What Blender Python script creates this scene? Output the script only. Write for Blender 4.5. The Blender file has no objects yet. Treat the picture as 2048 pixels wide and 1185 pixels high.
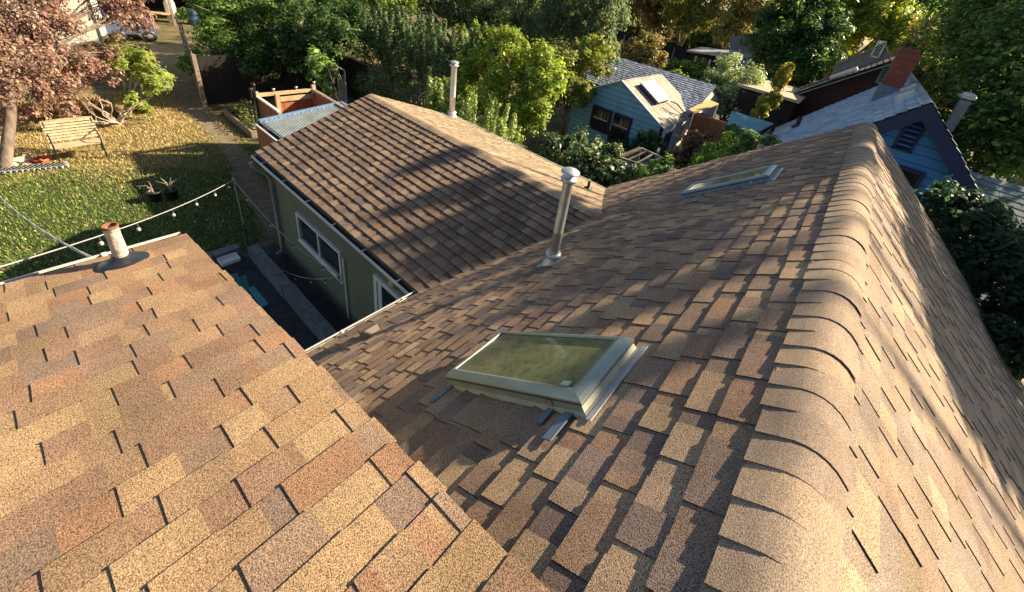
import bpy, math, random
import numpy as np
from mathutils import Vector, Matrix

random.seed(7)
RNG = np.random.default_rng(11)
scene = bpy.context.scene
COL = scene.collection
R_ = math.radians

# ------------------------------------------------------------------ camera
CAMZ = 6.45
RC = np.array([[0.77877475, 0.60494868, 0.16597284],
               [0.39922715, -0.27388021, -0.87498989],
               [-0.4838673, 0.7476809, -0.45480293]])
FPX, CX, CY = 812.81, 1113.35, 368.42


def at(u, v, X=None, Y=None, Z=None):
    """world point seen at photo pixel (u, v) on the plane x=X, y=Y or z=Z"""
    d = RC.T @ np.array([(u - CX) / FPX, (v - CY) / FPX, 1.0])
    if X is not None:
        t = X / d[0]
    elif Y is not None:
        t = Y / d[1]
    else:
        t = (Z - CAMZ) / d[2]
    p = d * t
    return np.array([p[0], p[1], p[2] + CAMZ])


cam = bpy.data.cameras.new("camera")
co = bpy.data.objects.new("camera", cam)
COL.objects.link(co)
m = Matrix.Identity(4)
for i in range(3):
    m[i][0] = RC[0][i]
    m[i][1] = -RC[1][i]
    m[i][2] = -RC[2][i]
m[2][3] = CAMZ
co.matrix_world = m
cam.sensor_width = 36.0
cam.lens = FPX / 2048 * 36
cam.shift_x = -(CX - 1024) / 2048
cam.shift_y = (CY - 592.5) / 2048
cam.clip_start = 0.05
cam.clip_end = 2000
scene.camera = co

# ------------------------------------------------------------------ light
SUN_AZ, SUN_EL = R_(58), R_(30.5)
S = Vector((math.cos(SUN_EL) * math.cos(SUN_AZ), math.cos(SUN_EL) * math.sin(SUN_AZ), math.sin(SUN_EL)))
sl = bpy.data.lights.new("sun", 'SUN')
sl.energy = 5.0
sl.angle = R_(0.55)
sl.color = (1.0, 0.84, 0.61)
so = bpy.data.objects.new("sun", sl)
so.rotation_euler = S.to_track_quat('Z', 'Y').to_euler()
COL.objects.link(so)
w = bpy.data.worlds.new("World")
scene.world = w
w.use_nodes = True
nt = w.node_tree
sky = nt.nodes.new('ShaderNodeTexSky')
sky.sky_type = 'NISHITA'
sky.sun_disc = False
sky.sun_elevation = SUN_EL
sky.sun_rotation = math.pi / 2 - SUN_AZ
nt.links.new(sky.outputs[0], nt.nodes['Background'].inputs[0])
nt.nodes['Background'].inputs[1].default_value = 0.056
scene.view_settings.view_transform = 'Standard'
scene.view_settings.look = 'None'
scene.view_settings.exposure = 1.28
scene.view_settings.gamma = 1
scene.cycles.max_bounces = 6
scene.cycles.diffuse_bounces = 3
scene.cycles.transmission_bounces = 4
scene.cycles.transparent_max_bounces = 6


# ------------------------------------------------------------------ materials
def new_mat(name):
    mt = bpy.data.materials.new(name)
    mt.use_nodes = True
    return mt, mt.node_tree.nodes, mt.node_tree.links, mt.node_tree.nodes['Principled BSDF']


def mat(name, c, rough=0.7, metal=0.0, var=0.15, scale=6.0, bump=0.0, bscale=60.0, stretch=None, spec=0.5):
    mt, N, L, B = new_mat(name)
    tc = N.new('ShaderNodeTexCoord')
    src = tc.outputs['Object']
    if stretch:
        mp = N.new('ShaderNodeMapping')
        mp.inputs['Scale'].default_value = stretch
        L.new(src, mp.inputs[0])
        src = mp.outputs[0]
    nz = N.new('ShaderNodeTexNoise')
    nz.inputs['Scale'].default_value = scale
    nz.inputs['Detail'].default_value = 6
    L.new(src, nz.inputs['Vector'])
    rp = N.new('ShaderNodeValToRGB')
    rp.color_ramp.elements[0].position = 0.3
    rp.color_ramp.elements[1].position = 0.7
    rp.color_ramp.elements[0].color = [x * (1 - var) for x in c] + [1]
    rp.color_ramp.elements[1].color = [min(1, x * (1 + var)) for x in c] + [1]
    L.new(nz.outputs[0], rp.inputs[0])
    L.new(rp.outputs[0], B.inputs['Base Color'])
    B.inputs['Roughness'].default_value = rough
    B.inputs['Metallic'].default_value = metal
    B.inputs['Specular IOR Level'].default_value = spec
    if bump:
        nb = N.new('ShaderNodeTexNoise')
        nb.inputs['Scale'].default_value = bscale
        nb.inputs['Detail'].default_value = 4
        L.new(src, nb.inputs['Vector'])
        bp = N.new('ShaderNodeBump')
        bp.inputs['Strength'].default_value = bump
        bp.inputs['Distance'].default_value = 0.02
        L.new(nb.outputs[0], bp.inputs['Height'])
        L.new(bp.outputs[0], B.inputs['Normal'])
    return mt


def shingle_mat(name, gran=290.0, contrast=0.74, tint=(1, 1, 1), bump=0.5):
    """mineral granules over the colour of each tab"""
    mt, N, L, B = new_mat(name)
    tc = N.new('ShaderNodeTexCoord')
    at_ = N.new('ShaderNodeVertexColor')
    at_.layer_name = "Col"
    n1 = N.new('ShaderNodeTexNoise')
    n1.inputs['Scale'].default_value = gran
    n1.inputs['Detail'].default_value = 2
    L.new(tc.outputs['Object'], n1.inputs['Vector'])
    r1 = N.new('ShaderNodeMapRange')
    r1.inputs[1].default_value = 0.36
    r1.inputs[2].default_value = 0.66
    r1.inputs[3].default_value = 1 - contrast
    r1.inputs[4].default_value = 1 + contrast
    L.new(n1.outputs[0], r1.inputs[0])
    n2 = N.new('ShaderNodeTexNoise')
    n2.inputs['Scale'].default_value = 2.2
    n2.inputs['Detail'].default_value = 5
    L.new(tc.outputs['Object'], n2.inputs['Vector'])
    r2 = N.new('ShaderNodeMapRange')
    r2.inputs[1].default_value = 0.3
    r2.inputs[2].default_value = 0.7
    r2.inputs[3].default_value = 0.8
    r2.inputs[4].default_value = 1.18
    L.new(n2.outputs[0], r2.inputs[0])
    mu = N.new('ShaderNodeMath')
    mu.operation = 'MULTIPLY'
    L.new(r1.outputs[0], mu.inputs[0])
    L.new(r2.outputs[0], mu.inputs[1])
    mx = N.new('ShaderNodeVectorMath')
    mx.operation = 'SCALE'
    L.new(at_.outputs[0], mx.inputs[0])
    L.new(mu.outputs[0], mx.inputs['Scale'])
    mt2 = N.new('ShaderNodeVectorMath')
    mt2.operation = 'MULTIPLY'
    mt2.inputs[1].default_value = tint
    L.new(mx.outputs[0], mt2.inputs[0])
    L.new(mt2.outputs[0], B.inputs['Base Color'])
    B.inputs['Roughness'].default_value = 0.9
    B.inputs['Specular IOR Level'].default_value = 0.25
    bp = N.new('ShaderNodeBump')
    bp.inputs['Strength'].default_value = bump
    bp.inputs['Distance'].default_value = 0.003
    L.new(n1.outputs[0], bp.inputs['Height'])
    L.new(bp.outputs[0], B.inputs['Normal'])
    return mt


def leaf_mat(name, trans=0.48, gloss=0.35):
    mt, N, L, B = new_mat(name)
    at_ = N.new('ShaderNodeVertexColor')
    at_.layer_name = "Col"
    B.inputs['Roughness'].default_value = 0.45
    B.inputs['Specular IOR Level'].default_value = gloss
    L.new(at_.outputs[0], B.inputs['Base Color'])
    tr = N.new('ShaderNodeBsdfTranslucent')
    hs = N.new('ShaderNodeHueSaturation')
    hs.inputs['Hue'].default_value = 0.485
    hs.inputs['Saturation'].default_value = 1.1
    hs.inputs['Value'].default_value = 2.0
    L.new(at_.outputs[0], hs.inputs['Color'])
    L.new(hs.outputs[0], tr.inputs[0])
    mx = N.new('ShaderNodeMixShader')
    mx.inputs[0].default_value = trans
    L.new(B.outputs[0], mx.inputs[1])
    L.new(tr.outputs[0], mx.inputs[2])
    L.new(mx.outputs[0], N['Material Output'].inputs[0])
    return mt


M = {}
M['shingle'] = shingle_mat('asphalt_shingle')
M['cap'] = shingle_mat('asphalt_cap', contrast=0.5)
M['shingle_grey'] = shingle_mat('grey_shingle', gran=120, contrast=0.2, bump=0.2)
M['leaf'] = leaf_mat('leaf')
M['leaf_dry'] = leaf_mat('dry_leaf', 0.22, 0.3)
M['leaf_dark'] = leaf_mat('glossy_leaf', 0.25, 0.5)
M['blade'] = leaf_mat('grass_blade', 0.12, 0.2)
M['bark'] = mat('bark', (.2, .15, .11), .9, var=.4, scale=9, bump=.8, bscale=18, stretch=(1, 1, .3))
M['bark_pale'] = mat('pale_bark', (.42, .34, .25), .9, var=.35, scale=9, bump=.8, bscale=20, stretch=(1, 1, .4))
M['green_wall'] = mat('olive_siding', (.17, .175, .11), .75, var=.12, scale=2.5, bump=.15, bscale=40, stretch=(1, 1, .25))
M['white'] = mat('white_paint', (.78, .76, .7), .5, var=.06, scale=3)
M['gutter'] = mat('gutter_enamel', (.7, .69, .62), .4, var=.12, scale=4)
M['gutter_in'] = mat('gutter_inside', (.06, .055, .045), .8, var=.4, scale=8)
M['galv'] = mat('galvanised_steel', (.6, .6, .56), .42, 0.85, var=.12, scale=12, bump=.05, bscale=30)
M['galv_white'] = mat('weathered_zinc', (.6, .6, .58), .45, 0.6, var=.15, scale=14)
M['lead'] = mat('painted_flashing', (.15, .2, .25), .5, 0.3, var=.2, scale=10)
M['sky_frame'] = mat('skylight_cladding', (.33, .36, .31), .38, 0.55, var=.1, scale=8)
M['sky_frame_shaded'] = mat('skylight_shaded_cladding', (.3, .35, .36), .3, 0.7, var=.1, scale=8)
M['sky_curb'] = mat('skylight_curb', (.36, .36, .28), .5, 0.3, var=.1, scale=8)
M['black'] = mat('black_rubber', (.018, .018, .02), .45, var=.2, scale=10)
M['boot'] = mat('rubber_boot', (.025, .028, .035), .3, var=.25, scale=14)
M['pvc'] = mat('weathered_pipe', (.55, .47, .36), .85, var=.35, scale=16, bump=.5, bscale=50)
M['rust'] = mat('rust', (.2, .09, .045), .9, var=.4, scale=25)
M['brownbox'] = mat('brown_vent', (.2, .15, .12), .6, var=.15)
M['winglass'] = mat('window_glass', (.02, .028, .03), .06, var=.3, scale=2, spec=.8)
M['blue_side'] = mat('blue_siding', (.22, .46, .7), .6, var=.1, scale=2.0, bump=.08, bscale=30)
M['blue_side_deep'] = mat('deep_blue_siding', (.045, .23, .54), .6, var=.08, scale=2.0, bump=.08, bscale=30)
M['navy'] = mat('navy_trim', (.012, .02, .075), .6, var=.15, scale=3)
M['brick'] = None
M['cedar'] = mat('cedar_boards', (.36, .13, .05), .75, var=.35, scale=5, stretch=(3, 3, .35))
M['pine'] = mat('pine_rail', (.52, .36, .2), .75, var=.2, scale=6)
M['grey_wood'] = mat('weathered_wood', (.27, .21, .15), .85, var=.35, scale=7, bump=.3, bscale=30)
M['dark_wood'] = mat('dark_wood', (.02, .016, .013), .9, var=.3, scale=5)
M['teak'] = mat('pale_bench_slats', (.5, .4, .25), .75, var=.25, scale=9)
M['teal'] = mat('teal_plastic', (.05, .26, .27), .45, var=.1)
M['stone'] = mat('stone_block', (.33, .32, .3), .9, var=.3, scale=12, bump=.5, bscale=30)
M['block'] = mat('dark_block', (.17, .175, .18), .9, var=.25, scale=9, bump=.4, bscale=25)
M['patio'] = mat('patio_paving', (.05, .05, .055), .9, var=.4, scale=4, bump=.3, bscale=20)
M['soil'] = mat('soil', (.075, .055, .04), .95, var=.4, scale=6, bump=.6, bscale=14)
M['corrug'] = mat('corrugated_steel', (.42, .47, .46), .4, .6, var=.2, scale=4)
M['blue_metal'] = mat('blue_metal_trim', (.2, .34, .55), .4, .3, var=.1)
M['bulb'] = mat('frosted_bulb', (.55, .54, .48), .15, var=.05, spec=.8)
M['wire'] = mat('black_wire', (.03, .03, .03), .6)
M['wire_grey'] = mat('grey_cable', (.4, .4, .38), .55)
M['pale_wall'] = mat('pale_stucco', (.62, .6, .48), .9, var=.08, scale=3, bump=.2, bscale=50)
M['roof_grey'] = mat('grey_roof', (.2, .2, .2), .9, var=.2, scale=9)
M['terracotta'] = mat('terracotta', (.45, .16, .07), .8, var=.2)
M['red_plastic'] = mat('red_plastic', (.55, .1, .05), .5)
M['blue_plastic'] = mat('blue_plastic', (.02, .06, .17), .5)
M['green_glass'] = mat('green_glass', (.15, .32, .22), .1, spec=.8)
M['car_paint'] = mat('blue_grey_paint', (.07, .1, .17), .5, .0, var=.15)
M['yellow_cloth'] = mat('yellow_awning', (.6, .45, .17), .8, var=.15, scale=4)
M['bright_blue'] = mat('blue_tarp', (.02, .2, .6), .5, var=.15)
M['mint'] = mat('mint_roofing', (.13, .32, .36), .8, var=.2, scale=3)
M['maroon_side'] = mat('maroon_siding', (.06, .025, .022), .85, var=.2)
M['green_trim'] = mat('green_grey_trim', (.2, .27, .27), .6, var=.1)
M['tan_flat'] = mat('tan_flat_roof', (.5, .4, .27), .9, var=.12)


def brick_mat():
    mt, N, L, B = new_mat('red_brick')
    tc = N.new('ShaderNodeTexCoord')
    mp = N.new('ShaderNodeMapping')
    mp.inputs['Rotation'].default_value = (R_(90), 0, R_(20))
    L.new(tc.outputs['Object'], mp.inputs[0])
    b = N.new('ShaderNodeTexBrick')
    b.inputs['Scale'].default_value = 1
    b.inputs['Color1'].default_value = (.3, .07, .035, 1)
    b.inputs['Color2'].default_value = (.2, .045, .028, 1)
    b.inputs['Mortar'].default_value = (.16, .1, .08, 1)
    b.inputs['Brick Width'].default_value = .2
    b.inputs['Row Height'].default_value = .07
    b.inputs['Mortar Size'].default_value = .008
    L.new(mp.outputs[0], b.inputs[0])
    L.new(b.outputs[0], B.inputs['Base Color'])
    B.inputs['Roughness'].default_value = .9
    return mt


M['brick'] = brick_mat()


def glass_mat():
    mt, N, L, B = new_mat('dusty_reflecting_glass')
    tc = N.new('ShaderNodeTexCoord')
    nz = N.new('ShaderNodeTexNoise')
    nz.inputs['Scale'].default_value = 14
    nz.inputs['Detail'].default_value = 12
    nz.inputs['Roughness'].default_value = .85
    L.new(tc.outputs['Object'], nz.inputs['Vector'])
    rp = N.new('ShaderNodeValToRGB')
    rp.color_ramp.elements[0].position = .35
    rp.color_ramp.elements[1].position = .75
    rp.color_ramp.elements[0].color = (.08, .11, .045, 1)  # green stands in for reflected foliage, mixed with the dust tones
    rp.color_ramp.elements[1].color = (.38, .35, .2, 1)
    L.new(nz.outputs[0], rp.inputs[0])
    L.new(rp.outputs[0], B.inputs['Base Color'])
    rr = N.new('ShaderNodeMapRange')
    rr.inputs[3].default_value = .02
    rr.inputs[4].default_value = .16
    L.new(nz.outputs[0], rr.inputs[0])
    L.new(rr.outputs[0], B.inputs['Roughness'])
    B.inputs['Specular IOR Level'].default_value = .9
    return mt


M['skyglass'] = glass_mat()


def ground_mat():
    mt, N, L, B = new_mat('yard_ground')
    tc = N.new('ShaderNodeTexCoord')
    nz = N.new('ShaderNodeTexNoise')
    nz.inputs['Scale'].default_value = 1.2
    nz.inputs['Detail'].default_value = 8
    nz.inputs['Roughness'].default_value = .65
    L.new(tc.outputs['Object'], nz.inputs['Vector'])
    rp = N.new('ShaderNodeValToRGB')
    e = rp.color_ramp.elements
    e[0].position = .35
    e[0].color = (.05, .05, .02, 1)
    e[1].position = .7
    e[1].color = (.26, .19, .085, 1)
    n = e.new(.5)
    n.color = (.15, .12, .05, 1)
    L.new(nz.outputs[0], rp.inputs[0])
    L.new(rp.outputs[0], B.inputs['Base Color'])
    B.inputs['Roughness'].default_value = .95
    n2 = N.new('ShaderNodeTexNoise')
    n2.inputs['Scale'].default_value = 22
    n2.inputs['Detail'].default_value = 5
    L.new(tc.outputs['Object'], n2.inputs['Vector'])
    bp = N.new('ShaderNodeBump')
    bp.inputs['Strength'].default_value = .8
    bp.inputs['Distance'].default_value = .04
    L.new(n2.outputs[0], bp.inputs['Height'])
    L.new(bp.outputs[0], B.inputs['Normal'])
    return mt


M['ground'] = ground_mat()


# ------------------------------------------------------------------ object helpers
WL = {}


def tag(o, label=None, cat=None, group=None, kind=None):
    if label:
        o['label'] = label
    if cat:
        o['category'] = cat
    if group:
        o['group'] = group
    if kind:
        o['kind'] = kind
    return o


def thing(name, loc, label, cat, group=None):
    o = bpy.data.objects.new(name, None)
    o.empty_display_size = .2
    o.location = loc
    COL.objects.link(o)
    WL[o.name] = Vector(loc)
    return tag(o, label, cat, group)


def link_mesh(name, me, material, parent, origin):
    o = bpy.data.objects.new(name, me)
    COL.objects.link(o)
    if material:
        me.materials.append(material)
    if parent is not None:
        o.parent = parent
        o.location = Vector(origin) - WL[parent.name]
    else:
        o.location = origin
    WL[o.name] = Vector(origin)
    return o


class MB:
    def __init__(s):
        s.v = []
        s.f = []
        s.c = []
        s.sm = []

    def face(s, pts, col=None, smooth=False):
        i = len(s.v)
        s.v += [tuple(p) for p in pts]
        s.f.append(tuple(range(i, i + len(pts))))
        s.c.append(col)
        s.sm.append(smooth)

    def mesh(s, verts, faces, col=None, smooth=False):
        i = len(s.v)
        s.v += [tuple(p) for p in verts]
        for f in faces:
            s.f.append(tuple(i + k for k in f))
            s.c.append(col)
            s.sm.append(smooth)

    def box(s, c, d, rz=0.0, fr=None, col=None):
        """box of size d centred at c; fr = (X, Y, Z) axes or turned rz about z"""
        if fr is None:
            fr = (Vector((math.cos(rz), math.sin(rz), 0)), Vector((-math.sin(rz), math.cos(rz), 0)), Vector((0, 0, 1)))
        c = Vector(c)
        P = []
        for a in (-.5, .5):
            for b in (-.5, .5):
                for e in (-.5, .5):
                    P.append(c + fr[0] * (a * d[0]) + fr[1] * (b * d[1]) + fr[2] * (e * d[2]))
        s.mesh(P, [(0, 1, 3, 2), (4, 6, 7, 5), (0, 4, 5, 1), (2, 3, 7, 6), (0, 2, 6, 4), (1, 5, 7, 3)], col)

    def beam(s, a, b, wd, ht, up=(0, 0, 1), col=None):
        a = Vector(a)
        b = Vector(b)
        z = (b - a)
        L = z.length
        z.normalize()
        x = z.cross(Vector(up))
        if x.length < 1e-4:
            x = z.cross(Vector((1, 0, 0)))
        x.normalize()
        y = x.cross(z)
        s.box((a + b) / 2, (wd, ht, L), fr=(x, y, z), col=col)

    def tube(s, pts, rad, n=8, col=None, cap=True, smooth=True):
        pts = [Vector(p) for p in pts]
        if not hasattr(rad, '__len__'):
            rad = [rad] * len(pts)
        rings = []
        px = None
        for i, p in enumerate(pts):
            t = (pts[min(i + 1, len(pts) - 1)] - pts[max(i - 1, 0)])
            if t.length < 1e-9:
                t = Vector((0, 0, 1))
            t.normalize()
            x = px - t * px.dot(t) if px is not None else t.orthogonal()
            if x.length < 1e-4:
                x = t.orthogonal()
            x.normalize()
            px = x
            y = t.cross(x)
            rings.append([p + (x * math.cos(2 * math.pi * k / n) + y * math.sin(2 * math.pi * k / n)) * rad[i] for k in range(n)])
        V = [q for r in rings for q in r]
        F = []
        for i in range(len(pts) - 1):
            for k in range(n):
                F.append((i * n + k, i * n + (k + 1) % n, (i + 1) * n + (k + 1) % n, (i + 1) * n + k))
        s.mesh(V, F, col, smooth)
        if cap:
            s.mesh(rings[0], [tuple(range(n))[::-1]], col)
            s.mesh(rings[-1], [tuple(range(n))], col)

    def lathe(s, c, prof, n=20, col=None, axis=(0, 0, 1), smooth=True):
        """prof: list of (radius, height) about axis through c"""
        z = Vector(axis).normalized()
        x = z.orthogonal().normalized()
        y = z.cross(x)
        c = Vector(c)
        V = []
        for r, h in prof:
            for k in range(n):
                a = 2 * math.pi * k / n
                V.append(c + z * h + (x * math.cos(a) + y * math.sin(a)) * max(r, 1e-4))
        F = []
        for i in range(len(prof) - 1):
            for k in range(n):
                F.append((i * n + k, i * n + (k + 1) % n, (i + 1) * n + (k + 1) % n, (i + 1) * n + k))
        s.mesh(V, F, col, smooth)

    def build(s, name, material, parent=None, origin=None):
        if origin is None:
            origin = WL[parent.name] if parent is not None else Vector((0, 0, 0))
        origin = Vector(origin)
        me = bpy.data.meshes.new(name)
        me.from_pydata([(p[0] - origin.x, p[1] - origin.y, p[2] - origin.z) for p in s.v], [], s.f)
        me.polygons.foreach_set('use_smooth', s.sm)
        if any(c is not None for c in s.c):
            ca = me.color_attributes.new("Col", 'FLOAT_COLOR', 'CORNER')
            buf = []
            for f, c in zip(s.f, s.c):
                c = c or (.2, .2, .2)
                for _ in f:
                    k = random.uniform(.9, 1.1)
                    buf += [c[0] * k, c[1] * k, c[2] * k, 1.0]
            ca.data.foreach_set('color', buf)
        me.update()
        return link_mesh(name, me, material, parent, origin)


# ------------------------------------------------------------------ foliage
def leaf_mesh(name, P, Nn, size, cols, material, parent, aspect=.55, axis=None):
    """P centres, Nn normals, size per leaf, cols per leaf; each leaf is a folded rhombus"""
    n = len(P)
    if axis is None:
        a = RNG.normal(size=(n, 3))
    else:
        a = axis + RNG.normal(size=(n, 3)) * .35
    t = a - Nn * (a * Nn).sum(1)[:, None]
    t /= np.linalg.norm(t, axis=1)[:, None] + 1e-9
    b = np.cross(Nn, t)
    s = size[:, None]
    V = np.empty((n, 4, 3))
    V[:, 0] = P - t * s * .5
    V[:, 1] = P + b * s * aspect * .5 + Nn * s * .08
    V[:, 2] = P + t * s * .5 - Nn * s * .06
    V[:, 3] = P - b * s * aspect * .5 + Nn * s * .08
    org = np.array(WL[parent.name]) if parent is not None else np.zeros(3)
    V = (V - org).reshape(-1, 3)
    me = bpy.data.meshes.new(name)
    me.vertices.add(n * 4)
    me.vertices.foreach_set('co', V.astype(np.float32).ravel())
    me.loops.add(n * 4)
    me.loops.foreach_set('vertex_index', np.arange(n * 4, dtype=np.int32))
    me.polygons.add(n)
    me.polygons.foreach_set('loop_start', np.arange(0, n * 4, 4, dtype=np.int32))
    ca = me.color_attributes.new("Col", 'FLOAT_COLOR', 'POINT')
    C4 = np.ones((n, 4, 4), np.float32)
    C4[:, :, :3] = cols[:, None, :]
    ca.data.foreach_set('color', C4.ravel())
    me.update(calc_edges=True)
    return link_mesh(name, me, material, parent, org)


LEAF_GAIN = 1.5


def pal(n, palette, jit=.18):
    palette = np.array(palette, float)
    k = RNG.integers(0, len(palette), n)
    c = palette[k] * (1 + RNG.normal(size=(n, 1)) * jit)
    return np.clip(c * LEAF_GAIN, .004, .9)


def unit(n):
    d = RNG.normal(size=(n, 3))
    return d / np.linalg.norm(d, axis=1)[:, None]


def crown_points(clumps, n, sub=26, sub_r=.33, fill=.25):
    """clumps: (x,y,z,rx,ry,rz). Leaves gather in sub-clumps over each clump's shell."""
    W = np.array([c[3] * c[4] + c[4] * c[5] + c[3] * c[5] for c in clumps])
    W = W / W.sum()
    Ps, Ns, Sub = [], [], []
    for c, wgt in zip(clumps, W):
        k = max(30, int(n * wgt))
        cen = np.array(c[:3])
        r = np.array(c[3:6])
        ns = max(5, int(sub))
        d = unit(ns)
        d[:, 2] = np.where(d[:, 2] < -.6, -d[:, 2], d[:, 2])
        sc = d * (RNG.uniform(.62, 1.0, (ns, 1)))
        inner = RNG.random(ns) < fill
        sc[inner] *= .5
        srad = RNG.uniform(.6, 1.25, ns) * sub_r
        j = RNG.integers(0, ns, k)
        off = unit(k) * (RNG.random((k, 1)) ** .45)
        stray = RNG.random((k, 1)) < .12
        p = sc[j] + off * srad[j][:, None] * np.where(stray, 1.6, 1.0)
        Ps.append(cen + p * r)
        nn = off * .7 + p * .5 + np.array([0, 0, .55]) + RNG.normal(size=(k, 3)) * .45
        Ns.append(nn / np.linalg.norm(nn, axis=1)[:, None])
        Sub.append(j + 1000 * len(Sub))
    return np.concatenate(Ps), np.concatenate(Ns), np.concatenate(Sub)


def sub_tone(sub, amp=.16):
    u, inv = np.unique(sub, return_inverse=True)
    return (1 + RNG.normal(size=len(u)) * amp)[inv][:, None]


def plant(name, label, cat, base, clumps, n, leaf, palette, mat_='leaf', trunk_r=.08, bark='bark', group=None, sub=26,
          sub_r=.33, aspect=.55, trunk_h=None, limbs=True, fill=.25, part='crown', droop=None):
    """a woody plant: tapered trunk with limbs into every clump, crown of leaf-sized faces"""
    root = thing(name, tuple(base), label, cat, group)
    P, Nn, sb = crown_points(clumps, n, sub, sub_r, fill)
    keep = P[:, 2] > base[2] + .02
    P, Nn, sb = P[keep], Nn[keep], sb[keep]
    cols = pal(len(P), palette) * sub_tone(sb)
    sz = leaf * RNG.uniform(.45, 1.55, len(P))
    leaf_mesh(part, P, Nn, sz, cols, M[mat_], root, aspect, axis=None if droop is None else np.array(droop))
    tb = MB()
    cz = np.mean([c[2] for c in clumps])
    cx = np.mean([c[0] for c in clumps])
    cy = np.mean([c[1] for c in clumps])
    b = Vector(base)
    fork = Vector((b.x * .6 + cx * .4, b.y * .6 + cy * .4, trunk_h if trunk_h else b.z + (cz - b.z) * .5))
    mid = (b + fork) / 2 + Vector((random.uniform(-.1, .1), random.uniform(-.1, .1), 0)) * trunk_r * 6
    tb.tube([b - Vector((0, 0, .05)), b + Vector((0, 0, .12)), mid, fork], [trunk_r * 1.35, trunk_r, trunk_r * .85, trunk_r * .7], 9)
    if limbs:
        for c in clumps:
            e = Vector(c[:3]) + Vector((0, 0, c[5] * .45))
            k = (fork * .45 + e * .55) + Vector((random.uniform(-.2, .2), random.uniform(-.2, .2), .1)) * c[3]
            tb.tube([fork - Vector((0, 0, .1)), k, e], [trunk_r * .6, trunk_r * .35, trunk_r * .1], 6)
            for q in range(3):
                dv = Vector(unit(1)[0])
                e2 = Vector(c[:3]) + Vector((dv.x * c[3], dv.y * c[4], abs(dv.z) * c[5])) * .85
                tb.tube([k, (k + e2) / 2 + Vector((0, 0, .06)), e2], [trunk_r * .3, trunk_r * .18, trunk_r * .06], 5)
    tb.build('trunk', M[bark], root)
    return root


def shoots(name, label, cat, base, tips, n_per, leaf, palette, mat_='leaf_dark', spread=.16, height=1.0, group=None,
           body=None, body_n=0, aspect=.5, taper=.5):
    """shrub of upright leafy shoots: tips = list of (x, y, ztop, length)"""
    root = thing(name, tuple(base), label, cat, group)
    Ps, Ns = [], []
    st = MB()
    for (x, y, zt, ln) in tips:
        k = int(n_per * RNG.uniform(.7, 1.3))
        t = RNG.random(k)
        ang = RNG.uniform(0, 2 * math.pi, k)
        lean = RNG.normal(size=2) * .1
        rr = spread * (1 - t * taper) * (RNG.random(k) ** .4)
        p = np.stack([x + lean[0] * (t - 1) * ln + rr * np.cos(ang), y + lean[1] * (t - 1) * ln + rr * np.sin(ang), zt - ln * (1 - t)], 1)
        nn = np.stack([np.cos(ang) * .6, np.sin(ang) * .6, np.full(k, .75)], 1) + RNG.normal(size=(k, 3)) * .3
        Ps.append(p)
        Ns.append(nn / np.linalg.norm(nn, axis=1)[:, None])
        st.tube([(x - lean[0] * ln, y - lean[1] * ln, zt - ln), (x, y, zt)], [.012, .004], 5)
        if random.random() < .3:
            st.tube([(base[0] + (x - base[0]) * .6, base[1] + (y - base[1]) * .6, base[2]), (x - lean[0] * ln, y - lean[1] * ln, zt - ln)], [.03, .014], 5)
    if body:
        P2, N2, sb = crown_points(body, body_n, 30, .3, .3)
        Ps.append(P2)
        Ns.append(N2)
    P = np.concatenate(Ps)
    Nn = np.concatenate(Ns)
    keep = P[:, 2] > base[2] + .02
    P, Nn = P[keep], Nn[keep]
    leaf_mesh('foliage', P, Nn, leaf * RNG.uniform(.6, 1.3, len(P)), pal(len(P), palette), M[mat_], root, aspect)
    st.build('stem', M['bark'], root)
    return root


# ------------------------------------------------------------------ shingled planes
TAN = [(.385, .247, .13), (.345, .22, .125), (.31, .198, .117), (.335, .19, .108), (.255, .172, .12), (.285, .188, .122), (.36, .228, .126), (.3, .182, .112), (.4, .265, .14)]  # one shingle; dormer and main slope tones differ to balance their light
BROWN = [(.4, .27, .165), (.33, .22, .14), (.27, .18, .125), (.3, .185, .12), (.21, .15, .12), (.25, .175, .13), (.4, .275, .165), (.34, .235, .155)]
GREY = [(.37, .46, .54), (.33, .42, .5), (.41, .5, .58), (.3, .39, .47)]


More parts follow.
